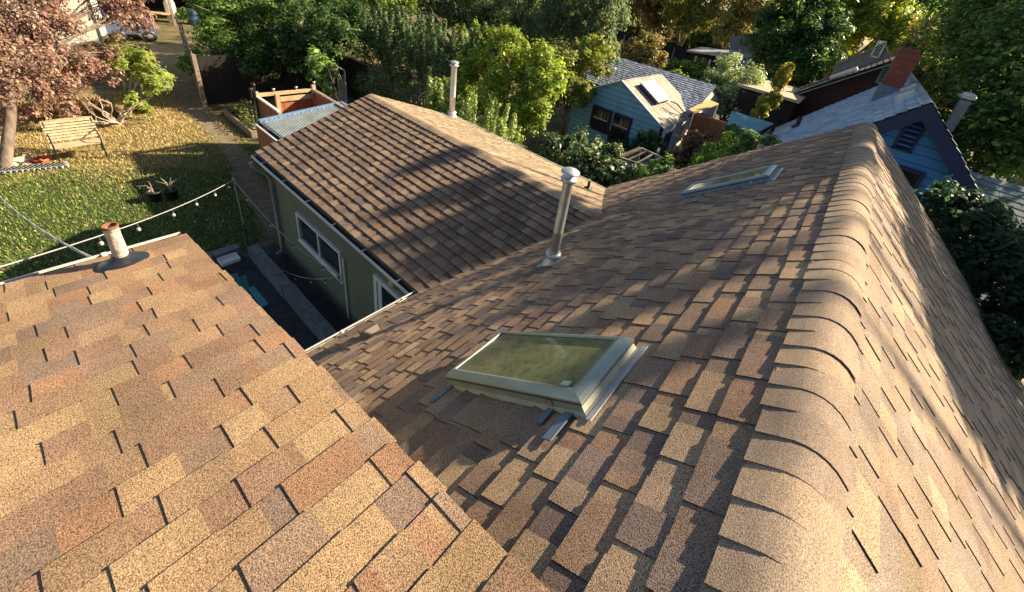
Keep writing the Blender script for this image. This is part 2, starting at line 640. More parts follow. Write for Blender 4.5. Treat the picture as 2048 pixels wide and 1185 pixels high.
def shingles(mb, O, U, V, length, slope, palette, e=.143, seed=1, butt=.008, tooth=.006, wave=.004, lo=.09, hi=.27, glo=.05, ghi=.2, clip=None, dim=.88, blo=.16, bhi=.5, endjit=0.0):
    """architectural shingles over the plane O + u U + v V: overlapped courses with raised random tabs"""
    rg = random.Random(seed)
    O = Vector(O)
    U = Vector(U).normalized()
    V = Vector(V).normalized()
    Nn = U.cross(V)
    if Nn.z < 0:
        Nn = -Nn

    def pt(u, v, h):
        v += .0035 * math.sin(u * .9 + v * 1.7 + seed) + .002 * math.sin(u * 3.1 + v * 9 + seed)
        h += wave * (math.sin(u * 1.7 + seed) * math.cos(v * 2.1 + seed * 2) + .6 * math.sin(u * 5.1 + v * 3.3))
        return O + U * u + V * v + Nn * h

    def pick():
        c = rg.choice(palette)
        k = rg.uniform(.9, 1.1)
        return (c[0] * k, c[1] * k, c[2] * k)
    nc = int(math.ceil(slope / e))
    for k in range(nc):
        v0 = k * e
        v1 = min(v0 + e * 1.04, slope)
        vj = rg.uniform(-.002, .002)
        u0, u1 = 0.0, length + rg.uniform(-endjit, endjit)
        if clip:
            u0, u1 = clip(v0)
            if u1 - u0 < .05:
                continue
        # base sheet
        u = u0
        while u < u1:
            wd = rg.uniform(blo, bhi)
            q = min(u + wd, u1)
            c = pick()
            c = (c[0] * dim, c[1] * dim, c[2] * dim)
            mb.face([pt(u, v0 + vj, butt), pt(q, v0 + vj, butt), pt(q, v1, .001), pt(u, v1, .001)], c)
            mb.face([pt(u, v0 + vj, 0), pt(q, v0 + vj, 0), pt(q, v0 + vj, butt), pt(u, v0 + vj, butt)], (.025, .022, .02))  # butt face near black: shade line under each course is painted in
            u = q
        # raised tabs
        u = u0 + rg.uniform(-.1, .1)
        while u < u1:
            wd = rg.uniform(lo, hi)
            a, b = max(u, u0), min(u + wd, u1)
            if b - a > .02:
                c = pick()
                hb, ht = butt + tooth, .001 + tooth * .75
                vv = v0 + vj - rg.uniform(0, .003)
                sk = rg.uniform(-.004, .004)
                A0, B0 = pt(a, vv, hb), pt(b, vv, hb)
                B1, A1 = pt(b + sk, v1, ht), pt(a + sk, v1, ht)
                split = rg.random()
                if split < .45 and b - a > .14:
                    f = rg.uniform(.3, .7)
                    mU = a + (b - a) * f
                    C0, C1 = pt(mU, vv, hb), pt(mU + sk, v1, ht)
                    mb.face([A0, C0, C1, A1], c)
                    mb.face([C0, B0, B1, C1], pick())
                else:
                    mb.face([A0, B0, B1, A1], c)
                dk = (.035, .028, .022)  # tab edges darkened to stand in for their shade
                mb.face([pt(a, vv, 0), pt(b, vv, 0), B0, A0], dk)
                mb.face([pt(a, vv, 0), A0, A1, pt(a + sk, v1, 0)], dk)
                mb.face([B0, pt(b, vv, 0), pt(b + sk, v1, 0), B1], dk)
            u += wd + rg.uniform(glo, ghi)


def deck(mb, O, U, V, length, slope, thick=.12):
    """roof deck just under the shingles"""
    O = Vector(O)
    U = Vector(U).normalized()
    V = Vector(V).normalized()
    Nn = U.cross(V)
    if Nn.z < 0:
        Nn = -Nn
    c = O + U * (length / 2) + V * (slope / 2) - Nn * (thick / 2 + .006)
    mb.box(c, (length, slope, thick), fr=(U, V, Nn), col=(.1, .085, .065))


def ridge_caps(mb, p0, p1, dirL, dirR, palette, e=.127, leg=.14, rad=.06, seed=3, rise=.012, legR=None):
    """cap shingles folded over a ridge; each one's thick end faces p0"""
    rg = random.Random(seed)
    p0 = Vector(p0)
    p1 = Vector(p1)
    L = (p1 - p0).length
    T = (p1 - p0) / L
    dl = Vector(dirL).normalized()
    dr = Vector(dirR).normalized()
    n = int(L / e)

    def prof(h):
        # bend from left leg over a round crest to right leg
        out = []
        nl = dl.cross(T)
        nl = nl if nl.z > 0 else -nl
        nr = dr.cross(T)
        nr = nr if nr.z > 0 else -nr
        sag = rad
        for i in range(4):
            out.append(dl * (leg - (leg - sag) * i / 3) + nl * h)
        K = 6
        a, b = dl * sag + nl * h, dr * sag + nr * h
        ctrl = Vector((0, 0, 1)) * (h * 1.2 + .006)
        for i in range(1, K):
            t = i / K
            out.append(a * (1 - t) ** 2 + ctrl * 2 * t * (1 - t) + b * t * t)
        for i in range(4):
            out.append(dr * (sag + ((legR or leg) - sag) * i / 3) + nr * h)
        return out
    for k in range(n):
        s0 = k * e + rg.uniform(-.004, .004)
        s1 = (k + 1.12) * e
        c = rg.choice(palette)
        f = rg.uniform(.92, 1.08)
        c = (c[0] * f, c[1] * f, c[2] * f)
        jl = rg.uniform(-.006, .006)
        hi_, lo_ = prof(rise + .0055 + rg.uniform(0, .003)), prof(.0012)
        nn_ = len(hi_)
        A = [p0 + T * s0 + hi_[i] * (1 - i / (nn_ - 1)) ** 2 + lo_[i] * (1 - (1 - i / (nn_ - 1)) ** 2) + dl * jl for i in range(nn_)]
        B = [p0 + T * s1 + q + dl * jl for q in prof(rise * .3 + .001)]
        Z = [p0 + T * s0 + q + dl * jl for q in prof(.0)]
        m_ = len(A)
        mb.mesh(A + B, [(i, i + 1, m_ + i + 1, m_ + i) for i in range(m_ - 1)], c, True)
        mb.mesh(Z + A, [(i, i + 1, m_ + i + 1, m_ + i) for i in range(m_ - 1)], (c[0] * .7, c[1] * .7, c[2] * .7), False)
        for i in (0, m_ - 1):
            mb.face([Z[i], A[i], B[i]], (.08, .065, .05))

# ================================================================== SETTING
g = MB()
Gs = 14
for i in range(-12, 12):
    for j in range(-6, 20):
        g.face([(i * Gs, j * Gs, -.04), ((i + 1) * Gs, j * Gs, -.04), ((i + 1) * Gs, (j + 1) * Gs, -.04), (i * Gs, (j + 1) * Gs, -.04)])
tag(g.build('ground', M['ground']), kind='structure')

lm = MB()
edge = []
for k in range(60):
    a = 2 * math.pi * k / 60
    rr_ = 1 + .05 * math.sin(a * 3 + 1) + .04 * math.sin(a * 7) + .03 * math.sin(a * 13 + 2)
    edge.append((-11.3 + 3.5 * rr_ * math.cos(a), -.6 + 3.7 * rr_ * math.sin(a), -.037))
for k in range(60):
    lm.face([(-11.3, -.6, -.037), edge[k], edge[(k + 1) % 60]])
tag(lm.build('lawn', mat('lawn_soil', (.045, .06, .02), .95, var=.4, scale=3, bump=.6, bscale=20)), kind='structure')

# worn earth path past the lawn
M['path'] = mat('trodden_earth', (.2, .155, .095), .95, var=.25, scale=5, bump=.5, bscale=16)
pth = [(-9.3, 3.0, .4), (-11, 3.15, .32), (-13.2, 3.5, .28), (-15.5, 3.75, .28), (-17.5, 3.75, .3), (-21.3, 4.05, .5), (-25, 4.7, .7), (-29, 5.4, 1.1)]
pm = MB()
L_, Rr = [], []
fine = []
for (a, b) in zip(pth[:-1], pth[1:]):
    for k in range(6):
        t = k / 6
        fine.append([a[q] * (1 - t) + b[q] * t for q in range(3)])
for (x, y, wd) in fine:
    w1 = wd + random.uniform(-.08, .08)
    w2 = wd + random.uniform(-.08, .08)
    L_.append((x, y - w1, -.032))
    Rr.append((x, y + w2, -.032))
for i in range(len(L_) - 1):
    pm.face([L_[i], L_[i + 1], Rr[i + 1], Rr[i]])
tag(pm.build('path', M['path']), kind='structure')

# sunken paved yard between the house and its side wing
pa = MB()
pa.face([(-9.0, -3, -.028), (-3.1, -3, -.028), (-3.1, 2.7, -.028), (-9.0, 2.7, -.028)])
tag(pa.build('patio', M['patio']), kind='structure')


# ================================================================== MAIN HOUSE
house = thing('house', (0.3, 2.0, 0),
              'brown shingled house with low dormer, side wing and two skylights filling the foreground', 'house')
tM = R_(37)
Vm = Vector((math.cos(tM), 0, math.sin(tM)))
Nm = Vector((-math.sin(tM), 0, math.cos(tM)))
EX, EZ = -3.43, 2.452
APX, APZ = .35, 5.30


def mz(x):
    return EZ + (x - EX) * math.tan(tM)


def onmain(u, v, h=0.0):
    d = Vector(RC.T @ np.array([(u - CX) / FPX, (v - CY) / FPX, 1.0]))
    c = Vector((0, 0, CAMZ))
    t = (Nm.dot(Vector((EX, 0, EZ)) - c) + h) / Nm.dot(d)
    return c + d * t


mb = MB()
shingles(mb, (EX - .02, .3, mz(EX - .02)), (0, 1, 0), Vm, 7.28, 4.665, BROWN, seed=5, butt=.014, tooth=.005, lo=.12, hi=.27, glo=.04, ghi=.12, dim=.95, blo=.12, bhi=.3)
deck(mb, (EX + .01, .3, mz(EX + .01)), (0, 1, 0), Vm, 7.26, 4.62)
roofL = mb.build('roof_slope', M['shingle'], house)
tR = R_(42)
Vr = Vector((-math.cos(tR), 0, math.sin(tR)))
RX = 4.1
RZ = APZ - (RX - APX) * math.tan(tR)
mb = MB()
shingles(mb, (RX, -3.5, RZ), (0, 1, 0), Vr, 11.08, (RX - APX) / math.cos(tR) - .1, [(.36, .265, .18), (.33, .245, .175), (.39, .285, .18), (.31, .235, .18), (.35, .24, .165)], seed=9, butt=.006, tooth=.005)  # same shingle, paler tones put in for the sunlit slope
deck(mb, (RX, -3.5, RZ), (0, 1, 0), Vr, 11.06, (RX - APX) / math.cos(tR) - .1)
roofR = mb.build('roof_slope', M['shingle'], house)
mb = MB()
ridge_caps(mb, (APX, -3.5, APZ + .02), (APX, 7.6, APZ + .02), -Vm, -Vr, [(.36, .265, .18), (.34, .25, .175), (.38, .275, .18), (.32, .235, .17)], e=.127, leg=.2, rad=.13, rise=.004, legR=.15)
mb.build('ridge_cap', M['cap'], roofL)

# dormer
tD = R_(12.3)
Vd = Vector((math.cos(tD), 0, math.sin(tD)))
DEX, DEZ = -3.42, 4.30


def dz(x):
    return DEZ + (x - DEX) * math.tan(tD)


mb = MB()
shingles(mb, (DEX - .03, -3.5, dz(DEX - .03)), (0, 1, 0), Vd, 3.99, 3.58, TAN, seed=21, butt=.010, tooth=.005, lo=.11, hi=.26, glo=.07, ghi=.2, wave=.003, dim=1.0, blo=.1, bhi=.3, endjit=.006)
deck(mb, (DEX, -3.5, DEZ), (0, 1, 0), Vd, 3.97, 3.5, .1)
roofD = mb.build('dormer_roof', M['shingle'], house)
mb = MB()
x0, x1 = -3.12, -.02
pts = [(x0, .38, mz(x0) - .1), (x0, .38, dz(x0) - .1), (x1, .38, dz(x1) - .1), (x1, .38, mz(x1) - .1)]
mb.face(pts)
mb.face([(x0, .38, 2.6), (x0, .38, dz(x0) - .1), (x0, -3.4, dz(x0) - .1), (x0, -3.4, 2.6)])
# fascia along the rake and eave
mb.beam((DEX, .42, dz(DEX) - .09), (.0, .42, dz(0) - .09), .02, .1)
mb.build('dormer_wall', M['green_wall'], house)

# walls of the main block
mb = MB()
xl, xr, yb, yf = -3.1, 3.75, -3.3, 7.3
zr = lambda x: APZ - (x - APX) * math.tan(tR) - .14
for y in (yb, yf):
    mb.face([(xl, y, -.05), (xr, y, -.05), (xr, y, zr(xr)), (APX, y, APZ - .16), (xl, y, mz(xl) - .14)])
mb.face([(xl, yb, -.05), (xl, yf, -.05), (xl, yf, mz(xl) - .14), (xl, yb, mz(xl) - .14)])
mb.face([(xr, yb, -.05), (xr, yf, -.05), (xr, yf, zr(xr)), (xr, yb, zr(xr))])
mb.build('wall', M['green_wall'], house)

# side wing
tA = R_(20.3)
AY0, AZ0, AYR = 2.45, 2.40, 4.93
AZR = AZ0 + (AYR - AY0) * math.tan(tA)
AY1 = 2 * AYR - AY0
AXL, AXR = -8.62, -2.15
Va = Vector((0, math.cos(tA), math.sin(tA)))
Vb = Vector((0, -math.cos(tA), math.sin(tA)))
mb = MB()
e0 = .085
shingles(mb, (AXL, AY0 + e0, AZ0 + e0 * math.tan(tA)), (1, 0, 0), Va, AXR - AXL, (AYR - AY0 - e0) / math.cos(tA) - .07, [(.31, .21, .135), (.25, .17, .115), (.205, .14, .1), (.24, .15, .1), (.17, .12, .095), (.28, .195, .13), (.22, .16, .12)], seed=31, butt=.019, tooth=.005, lo=.11, hi=.24, glo=.04, ghi=.11, dim=.95, blo=.1, bhi=.25)  # same shingle, toned down for the slope turned from the sun
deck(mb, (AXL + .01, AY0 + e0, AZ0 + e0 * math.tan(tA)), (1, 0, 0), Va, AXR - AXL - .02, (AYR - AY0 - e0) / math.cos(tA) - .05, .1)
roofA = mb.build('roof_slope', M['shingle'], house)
mb = MB()
shingles(mb, (AXL, AY1, AZ0), (1, 0, 0), Vb, AXR - AXL, (AYR - AY0) / math.cos(tA) - .07, [(.38, .28, .17), (.34, .25, .16), (.42, .31, .19), (.3, .23, .16)], seed=33, butt=.007, tooth=.005)  # same shingle again, lighter tones for the sunlit back slope
deck(mb, (AXL + .01, AY1, AZ0), (1, 0, 0), Vb, AXR - AXL - .02, (AYR - AY0) / math.cos(tA) - .05, .1)
mb.build('roof_slope', M['shingle'], house)
mb = MB()
ridge_caps(mb, (AXR - .1, AYR, AZR + .016), (AXL, AYR, AZR + .016), -Va, -Vb, [(.4, .3, .18), (.36, .26, .165), (.33, .24, .16)], e=.127, leg=.15, rad=.07, seed=8)
mb.build('ridge_cap', M['cap'], roofA)

WY = 2.70
mb = MB()
wl = -8.42
zt = AZ0 + (WY - AY0) * math.tan(tA) - .12
mb.face([(wl, WY, -.06), (-3.1, WY, -.06), (-3.1, WY, zt), (wl, WY, zt)])
mb.face([(wl, WY, -.06), (wl, AY1 - .25, -.06), (wl, AY1 - .25, zt), (wl, AYR, AZR - .13), (wl, WY, zt)])
mb.face([(wl, AY1 - .25, -.06), (-3.1, AY1 - .25, -.06), (-3.1, AY1 - .25, zt), (wl, AY1 - .25, zt)])
# plank grooves of the panel siding
x = wl + .1
wing_wall = mb.build('wing_wall', M['green_wall'], house)
# fascia and rake boards
mb = MB()
mb.beam((AXL + .03, AY0 + .1, AZ0 - .02), (AXR - .9, AY0 + .1, AZ0 - .02), .02, .13)
mb.beam((AXL + .005, AY0 + .12, AZ0 - .03), (AXL + .005, AYR, AZR - .085), .02, .13)
mb.beam((AXL + .005, AY1 - .03, AZ0 - .085), (AXL + .005, AYR, AZR - .085), .02, .13)
mb.build('fascia', mat('olive_trim', (.13, .13, .08), .6), house)
mb = MB()
mb.beam((AXL, AY1 + .012, AZ0 + .0), (-3.3, AY1 + .012, AZ0 + .0), .015, .05)
mb.build('drip_edge', M['gutter'], house)


def gutter(a, b, out, parent=house, wid=.11, dep=.1):
    """K-style gutter between a and b (outer top lip), out = horizontal outward direction"""
    a = Vector(a)
    b = Vector(b)
    out = Vector(out)
    up = Vector((0, 0, 1))
    T = (b - a).normalized()
    mbx = MB()
    prof = [(-wid, .015), (-wid, -dep), (-.035, -dep), (-.012, -dep * .55), (0, -dep * .45), (0, 0), (-.016, .004), (-.016, -.012)]
    A = [a + out * o + up * h for o, h in prof]
    Bp = [b + out * o + up * h for o, h in prof]
    k = len(prof)
    mbx.mesh(A + Bp, [(i, i + 1, k + i + 1, k + i) for i in range(k - 1)])
    mbx.face(A[:6])
    mbx.face(Bp[:6])
    o = mbx.build('gutter', M['gutter'], parent)
    mi = MB()
    i0, i1 = a + T * .01 + up * (-dep * .55), b - T * .01 + up * (-dep * .55)
    mi.face([i0 - out * .004, i1 - out * .004, i1 - out * (wid - .004), i0 - out * (wid - .004)])
    L = (b - a).length
    # floor and inside faces, darker than the enamel
    mi.face([i0 - out * (wid - .003), i1 - out * (wid - .003), i1 - out * (wid - .003) + up * .06, i0 - out * (wid - .003) + up * .06])
    mi.face([i0 - out * .003, i1 - out * .003, i1 - out * .003 + up * .05, i0 - out * .003 + up * .05])
    mi.build('gutter_interior', M['gutter_in'], o)
    n = max(2, int(L / .75))
    for q in range(n):
        p = a + T * (L * (q + .5) / n)
        mh = MB()
        mh.beam(p - out * .003 + up * .004, p - out * wid + up * .008, .025, .006)
        mh.build('gutter_hanger', M['gutter'], o)
    return o


gutter((AXL - .01, AY0 - .0, AZ0 - .02), (-3.44, AY0 - .0, AZ0 - .02), (0, -1, 0), wid=.12)
gutter((EX - .105, .36, EZ - .03), (EX - .105, 2.72, EZ - .03), (-1, 0, 0))
gutter((DEX - .115, -3.5, DEZ - .02), (DEX - .115, .47, DEZ - .02), (-1, 0, 0))

# downspout at the far corner of the wing
mb = MB()
mb.tube([(-8.5, AY0 - .06, AZ0 - .1), (-8.49, AY0 - .05, AZ0 - .18), (-8.46, WY - .1, 2.0), (-8.45, WY - .05, 1.9), (-8.45, WY - .05, .1), (-8.47, WY - .16, .03)], .04, 8)
mb.build('downspout', mat('taupe_downspout', (.3, .29, .24), .5), house)
mb = MB()
mb.tube([(-5.77, WY - .03, 1.5), (-5.76, WY - .03, .1)], .018, 8)
mb.build('conduit', M['white'], house)


def window(x0, x1, z0, z1, y, parent, panes=2, frame=M['white'], fw=.05):
    mbx = MB()
    for (xa, xb, za, zb) in ((x0, x1, z1 - fw, z1), (x0, x1, z0, z0 + fw), (x0, x0 + fw, z0 + fw, z1 - fw), (x1 - fw, x1, z0 + fw, z1 - fw)):
        mbx.box(((xa + xb) / 2, y - .02, (za + zb) / 2), (xb - xa, .045, zb - za))
    for k in range(1, panes):
        xm = x0 + (x1 - x0) * k / panes
        mbx.box((xm, y - .016, (z0 + z1) / 2), (fw * .8, .035, z1 - z0 - 2 * fw))
    mbx.box(((x0 + x1) / 2, y - .03, z0 - .012), (x1 - x0 + .06, .065, .022))
    wn = mbx.build('window', frame, parent)
    for k in range(panes):
        a = x0 + fw + (x1 - x0 - 2 * fw) * k / panes
        b = x0 + fw + (x1 - x0 - 2 * fw) * (k + 1) / panes
        gl = MB()
        gl.box(((a + b) / 2, y - .006, (z0 + z1) / 2), (b - a - fw * .4, .006, z1 - z0 - 2 * fw))
        gl.build('pane', M['winglass'], wn)
    return wn


window(-7.5, -5.86, .92, 1.58, WY, house)
# door under the eave
mb = MB()
for xa, xb, za, zb in ((-4.8, -4.72, 0, 1.72), (-3.98, -3.9, 0, 1.72), (-4.8, -3.9, 1.72, 1.8)):
    mb.box(((xa + xb) / 2, WY - .02, (za + zb) / 2), (xb - xa, .05, zb - za))
mb.box((-4.66, WY - .012, .86), (.1, .03, 1.7))
dr = mb.build('door', M['white'], house)
mb = MB()
mb.box((-4.3, WY - .008, .86), (.6, .012, 1.7))
mb.build('pane', M['winglass'], dr)
mb = MB()
mb.lathe((-4.25, WY - .01, 1.97), [(.005, .09), (.05, .085), (.075, .06), (.08, .02), (.085, 0)], 16, axis=(0, -1, 0))
mb.build('wall_light', mat('cream_fitting', (.4, .4, .28), .4), house)


# ---- skylights
def skylight(y0, parent, frame='sky_frame', curbm='sky_curb'):
    xa, xb = -1.207, -.352
    O = Vector((xa, y0, mz(xa)))
    U = Vector((0, 1, 0))
    Lu, Lv = .485, (xb - xa) / math.cos(tM)

    def P(u, v, h):
        return O + U * u + Vm * v + Nm * (h if h < .02 else .016 + (h - .016) * .8)

    def ring(mbx, prof, w4, col=None, smooth=True):
        # w4: inset multiplier for sides u0, u1, v0, v1
        loops = []
        for ins, h in prof:
            loops.append([P(ins * w4[0], ins * w4[2], h), P(Lu - ins * w4[1], ins * w4[2], h), P(Lu - ins * w4[1], Lv - ins * w4[3], h), P(ins * w4[0], Lv - ins * w4[3], h)])
        for A, B in zip(loops[:-1], loops[1:]):
            for i in range(4):
                j = (i + 1) % 4
                mbx.face([A[i], A[j], B[j], B[i]], col, False)
    sk = MB()
    ring(sk, [(-.022, .012), (-.012, .022), (-.004, .03), (0, .064), (.012, .07)], (1, 1, 1, 1.6))
    curb = sk.build('skylight', M[curbm], parent)
    cl = MB()
    ring(cl, [(.002, .074), (-.006, .079), (-.006, .092), (.006, .107), (.022, .116), (.04, .118), (.056, .112), (.062, .103), (.063, .098)], (1, .4, .45, 1.5))
    cl.build('cladding', M[frame], curb)
    gk = MB()
    ring(gk, [(.001, .068), (-.002, .069), (-.002, .076), (.004, .077)], (1, 1, 1, 1))
    gk.build('gasket', M['black'], curb)
    gk = MB()
    ring(gk, [(.0615, .101), (.066, .1005), (.066, .098)], (1, .4, .45, 1.5))
    gk.build('gasket', M['black'], curb)
    gl = MB()
    w4 = (1, .4, .45, 1.5)
    i_ = .0625
    h = .0985
    gl.face([P(i_ * w4[0], i_ * w4[2], h), P(Lu - i_ * w4[1], i_ * w4[2], h), P(Lu - i_ * w4[1], Lv - i_ * w4[3], h), P(i_ * w4[0], Lv - i_ * w4[3], h)])
    gl.build('glass', M['skyglass'], curb)
    fl = MB()
    fl.box(P(Lu / 2, Lv + .042, .02), (Lu + .06, .03, .006), fr=(U, Vm, Nm))
    fl.build('flashing', M['galv_white'], curb)
    la = MB()
    la.box(P(.07, Lv - .13, .119), (.03, .05, .006), fr=(U, Vm, Nm))
    la.build('latch', M['galv'], curb)
    la = MB()
    la.box(P(-.006, Lv - .2, .05), (.004, .035, .03), fr=(U, Vm, Nm))
    la.build('catch', M['galv'], curb)
    return curb


skA = skylight(1.125, house)
skA['label'] = 'nearer skylight with dusty glass and grey green frame'
skB = skylight(4.93, house, 'sky_frame_shaded', 'lead')  # its shaded look is put into darker cladding and curb colours
skB['label'] = 'farther skylight in the shaded part of the slope'
for (u, v, a, b) in ((885, 786, .16, .045), (1090, 832, .09, .035), (1116, 852, .16, .05), (1385, 403, .05, .2)):
    p = onmain(u, v, .024)
    mb = MB()
    mb.box(p, (a, b, .006), fr=(Vector((0, 1, 0)), Vm, Nm))
    mb.build('flashing', M['lead'], roofL)


# ---- vent pipes
def flue(base, top, r, parent, nrm, cap_r, label, squat=False):
    b = Vector(base)
    mbx = MB()
    h = top - b.z
    mbx.lathe(b, [(r, -.05), (r, h * .36), (r * 1.025, h * .362), (r * 1.025, h * .375), (r, h * .377), (r, h - .08)], 20)
    p = mbx.build('vent_pipe', M['galv'], parent)
    p['label'] = label
    c = MB()
    if not squat:
        zc = h - .13
        c.lathe(b, [(r, zc), (r * 1.55, zc + .005), (r * 1.6, zc + .03), (r * 1.2, zc + .045), (r * .9, zc + .05), (r * .9, zc + .1)], 24)
        c.lathe(b, [(cap_r, zc + .095), (cap_r, zc + .105), (cap_r * .8, zc + .12), (cap_r * .3, zc + .135), (.002, zc + .14)], 24)
        c.lathe(b, [(cap_r, zc + .095), (.002, zc + .09)], 24)
    else:
        zc = h - .27
        c.lathe(b, [(r, zc), (r * 1.45, zc + .03), (r * 1.45, zc + .17), (r * 1.1, zc + .19)], 20)
        c.lathe(b, [(cap_r, zc + .2), (cap_r, zc + .235), (cap_r * .85, zc + .25), (.002, zc + .255)], 20)
        c.lathe(b, [(r * .8, zc + .1), (r * .8, zc + .21)], 16)
    c.build('rain_cap', M['galv_white'], p)
    f = MB()
    f.lathe(b, [(r * 2.0, .0), (r * 1.75, .03), (r * 1.5, .06), (r * 1.08, .11), (r * 1.05, .13)], 24, axis=(0, 0, 1))
    f.lathe(b, [(r * 1.02, .1), (r * 1.6, .105), (r * 1.65, .13), (r * 1.55, .15), (r * 1.02, .16)], 18)
    N_ = Vector(nrm)
    a1 = Vector((0, 1, 0)) if abs(N_.y) < .1 else Vector((1, 0, 0))
    a2 = N_.cross(a1).normalized()
    f.box(b + N_ * .02, (r * 4.4, r * 5.5, .006), fr=(a1, a2, N_))
    f.build('flashing', M['galv_white'], p)
    return p


Na = Vector((0, math.sin(tA), math.cos(tA)))
flue((-1.862, 3.08, mz(-1.862)), 4.80, .052, house, Nm, .094, 'galvanised vent pipe with a flat round cap')
by = 7.12
flue((-8.4, by, AZ0 + (AY1 - by) * math.tan(tA)), 4.02, .075, house, Na, .115, 'galvanised vent pipe with a drum shaped cap')
# short black vent on the back slope of the wing
mb = MB()
bv = Vector((-3.42, 6.45, AZ0 + (AY1 - 6.45) * math.tan(tA)))
mb.lathe(bv, [(.03, 0), (.03, .17), (.02, .17), (.02, .1)], 12)
mb.lathe(bv, [(.09, .015), (.06, .03), (.035, .06)], 14)
mb.build('vent_stub', M['black'], house)
# old pipe in a rubber boot beside the dormer gutter
bp = Vector((-3.262, .135, dz(-3.262)))
mb = MB()
mb.lathe(bp, [(.036, -.02), (.037, .1), (.035, .2), (.036, .275), (.039, .278), (.039, .292), (.031, .292), (.03, .2)], 18)
vp = mb.build('vent_pipe', M['pvc'], house)
vp['label'] = 'short corroded pale pipe in a black rubber boot'
mb = MB()
ND = Vector((-math.sin(tD), 0, math.cos(tD)))
mb.lathe(bp, [(.125, .008), (.12, .018), (.1, .026), (.075, .03), (.05, .055), (.041, .075), (.037, .078)], 26, axis=ND)
mb.build('boot', M['boot'], vp)
mb = MB()
mb.lathe(bp, [(.039, .277), (.04, .285), (.0395, .294), (.03, .294), (.03, .27)], 18)
mb.build('rim', M['rust'], vp)
# small brown box at the eave
p = onmain(739, 664, .04)
mb = MB()
mb.box(p, (.16, .11, .08), fr=(Vector((0, 1, 0)), Vm, Nm))
mb.box(p + Nm * .042, (.17, .12, .008), fr=(Vector((0, 1, 0)), Vm, Nm))
mb.build('eave_box', M['brownbox'], house)


# ================================================================== YARD
def part(name, m_, parent, fn):
    mbx = MB()
    fn(mbx)
    return mbx.build(name, M[m_] if isinstance(m_, str) else m_, parent)


# low block walls round the sunken yard
def low_wall(a, b, label, h=.3, wd=.19):
    o = MB()
    a = Vector(a)
    b = Vector(b)
    L = (b - a).length
    n = max(1, int(L / .4))
    T = (b - a) / L
    for k in range(n):
        c = a + T * (L * (k + .5) / n)
        ang = math.atan2(T.y, T.x)
        o.box((c.x + random.uniform(-.006, .006), c.y + random.uniform(-.006, .006), h / 2 - .02), (L / n - .012, wd, h), rz=ang)
    ob = o.build('retaining_wall', M['block'], None, origin=(a.x, a.y, 0))
    tag(ob, label, 'low wall')


low_wall((-8.75, 2.2, 0), (-4.2, 2.2, 0), 'long low grey block wall running beside the olive wing')
low_wall((-8.9, .2, 0), (-8.9, 2.0, 0), 'short low grey block wall under the white tray, square to the long one')

tr = MB()
c = at(458, 519, Z=.32)
tr.box((c[0], c[1], .285), (.24, .3, .015))
for dx, dy, sx, sy in ((.12, 0, .012, .3), (-.12, 0, .012, .3), (0, .15, .24, .012), (0, -.15, .24, .012)):
    tr.box((c[0] + dx, c[1] + dy, .315), (sx, sy, .07))
tag(tr.build('tray', M['white'], None, origin=(c[0], c[1], .28)), 'small white plastic tray lying on the low block wall', 'tray')

# teal garden chair
M['teal'].node_tree.nodes['Principled BSDF'].inputs['Roughness'].default_value = .5
c = at(466, 607, Z=.55)
ch = thing('garden_chair', (c[0], c[1], 0), 'teal slatted garden chair with rounded back, half hidden below the roof edge', 'chair')
cx, cy = float(c[0]), float(c[1])
for k in range(6):
    a = (k - 2.5) * .092
    hgt = .95 - (a * a) * 3.2
    part('back_slat', 'teal', ch, lambda q: q.beam((cx - .05 + .0, cy + a, .3), (cx - .32, cy + a * 1.25, hgt), .098, .02, up=(1, 0, 0)))
part('seat', 'teal', ch, lambda q: [q.box((cx + .2 - j * .09 + .05, cy, .36 + .008 * j), (.08, .52, .02)) for j in range(5)])
for s in (-1, 1):
    part('armrest', 'teal', ch, lambda q: q.box((cx + .12, cy + s * .33, .58), (.6, .1, .022)))
    part('leg', 'teal', ch, lambda q: q.box((cx + .36, cy + s * .29, .28), (.07, .03, .58)))
    part('leg', 'teal', ch, lambda q: q.beam((cx - .38, cy + s * .28, -.02), (cx + .25, cy + s * .28, .36), .03, .08))

# string lights on a pole
pt_ = at(467.5, 362, Y=2.13)
pole = thing('light_pole', (float(pt_[0]), 2.13, 0), 'thin dark pole with a hook holding up the string lights', 'pole')
px_, py_, pz_ = float(pt_[0]), 2.13, float(pt_[2])
part('shaft', 'wire', pole, lambda q: q.tube([(px_, py_, -.03), (px_, py_, pz_ * .45), (px_, py_, pz_ * .45)], [.02, .02, .02], 8))
part('upper_shaft', 'wire_grey', pole, lambda q: q.tube([(px_, py_, pz_ * .45), (px_, py_, pz_)], .011, 8))
part('hook', 'galv', pole, lambda q: q.tube([(px_, py_, pz_)] + [(px_ + .03 * math.sin(t), py_, pz_ + .03 - .03 * math.cos(t)) for t in np.linspace(0, 4.6, 9)], .006, 6))
base_z = part('base', 'wire', pole, lambda q: q.lathe((px_, py_, -.03), [(.16, 0), (.16, .03), (.05, .05), (.022, .09)], 18))

lights = thing('string_lights', (px_, py_, 0), 'string of clear bulbs sagging from the dormer gutter to the pole and the wing wall', 'string lights')


def sag(a, b, s, n=24):
    a = np.array(a, float)
    b = np.array(b, float)
    return [tuple(a * (1 - t) + b * t - np.array([0, 0, s * 4 * t * (1 - t)])) for t in np.linspace(0, 1, n)]


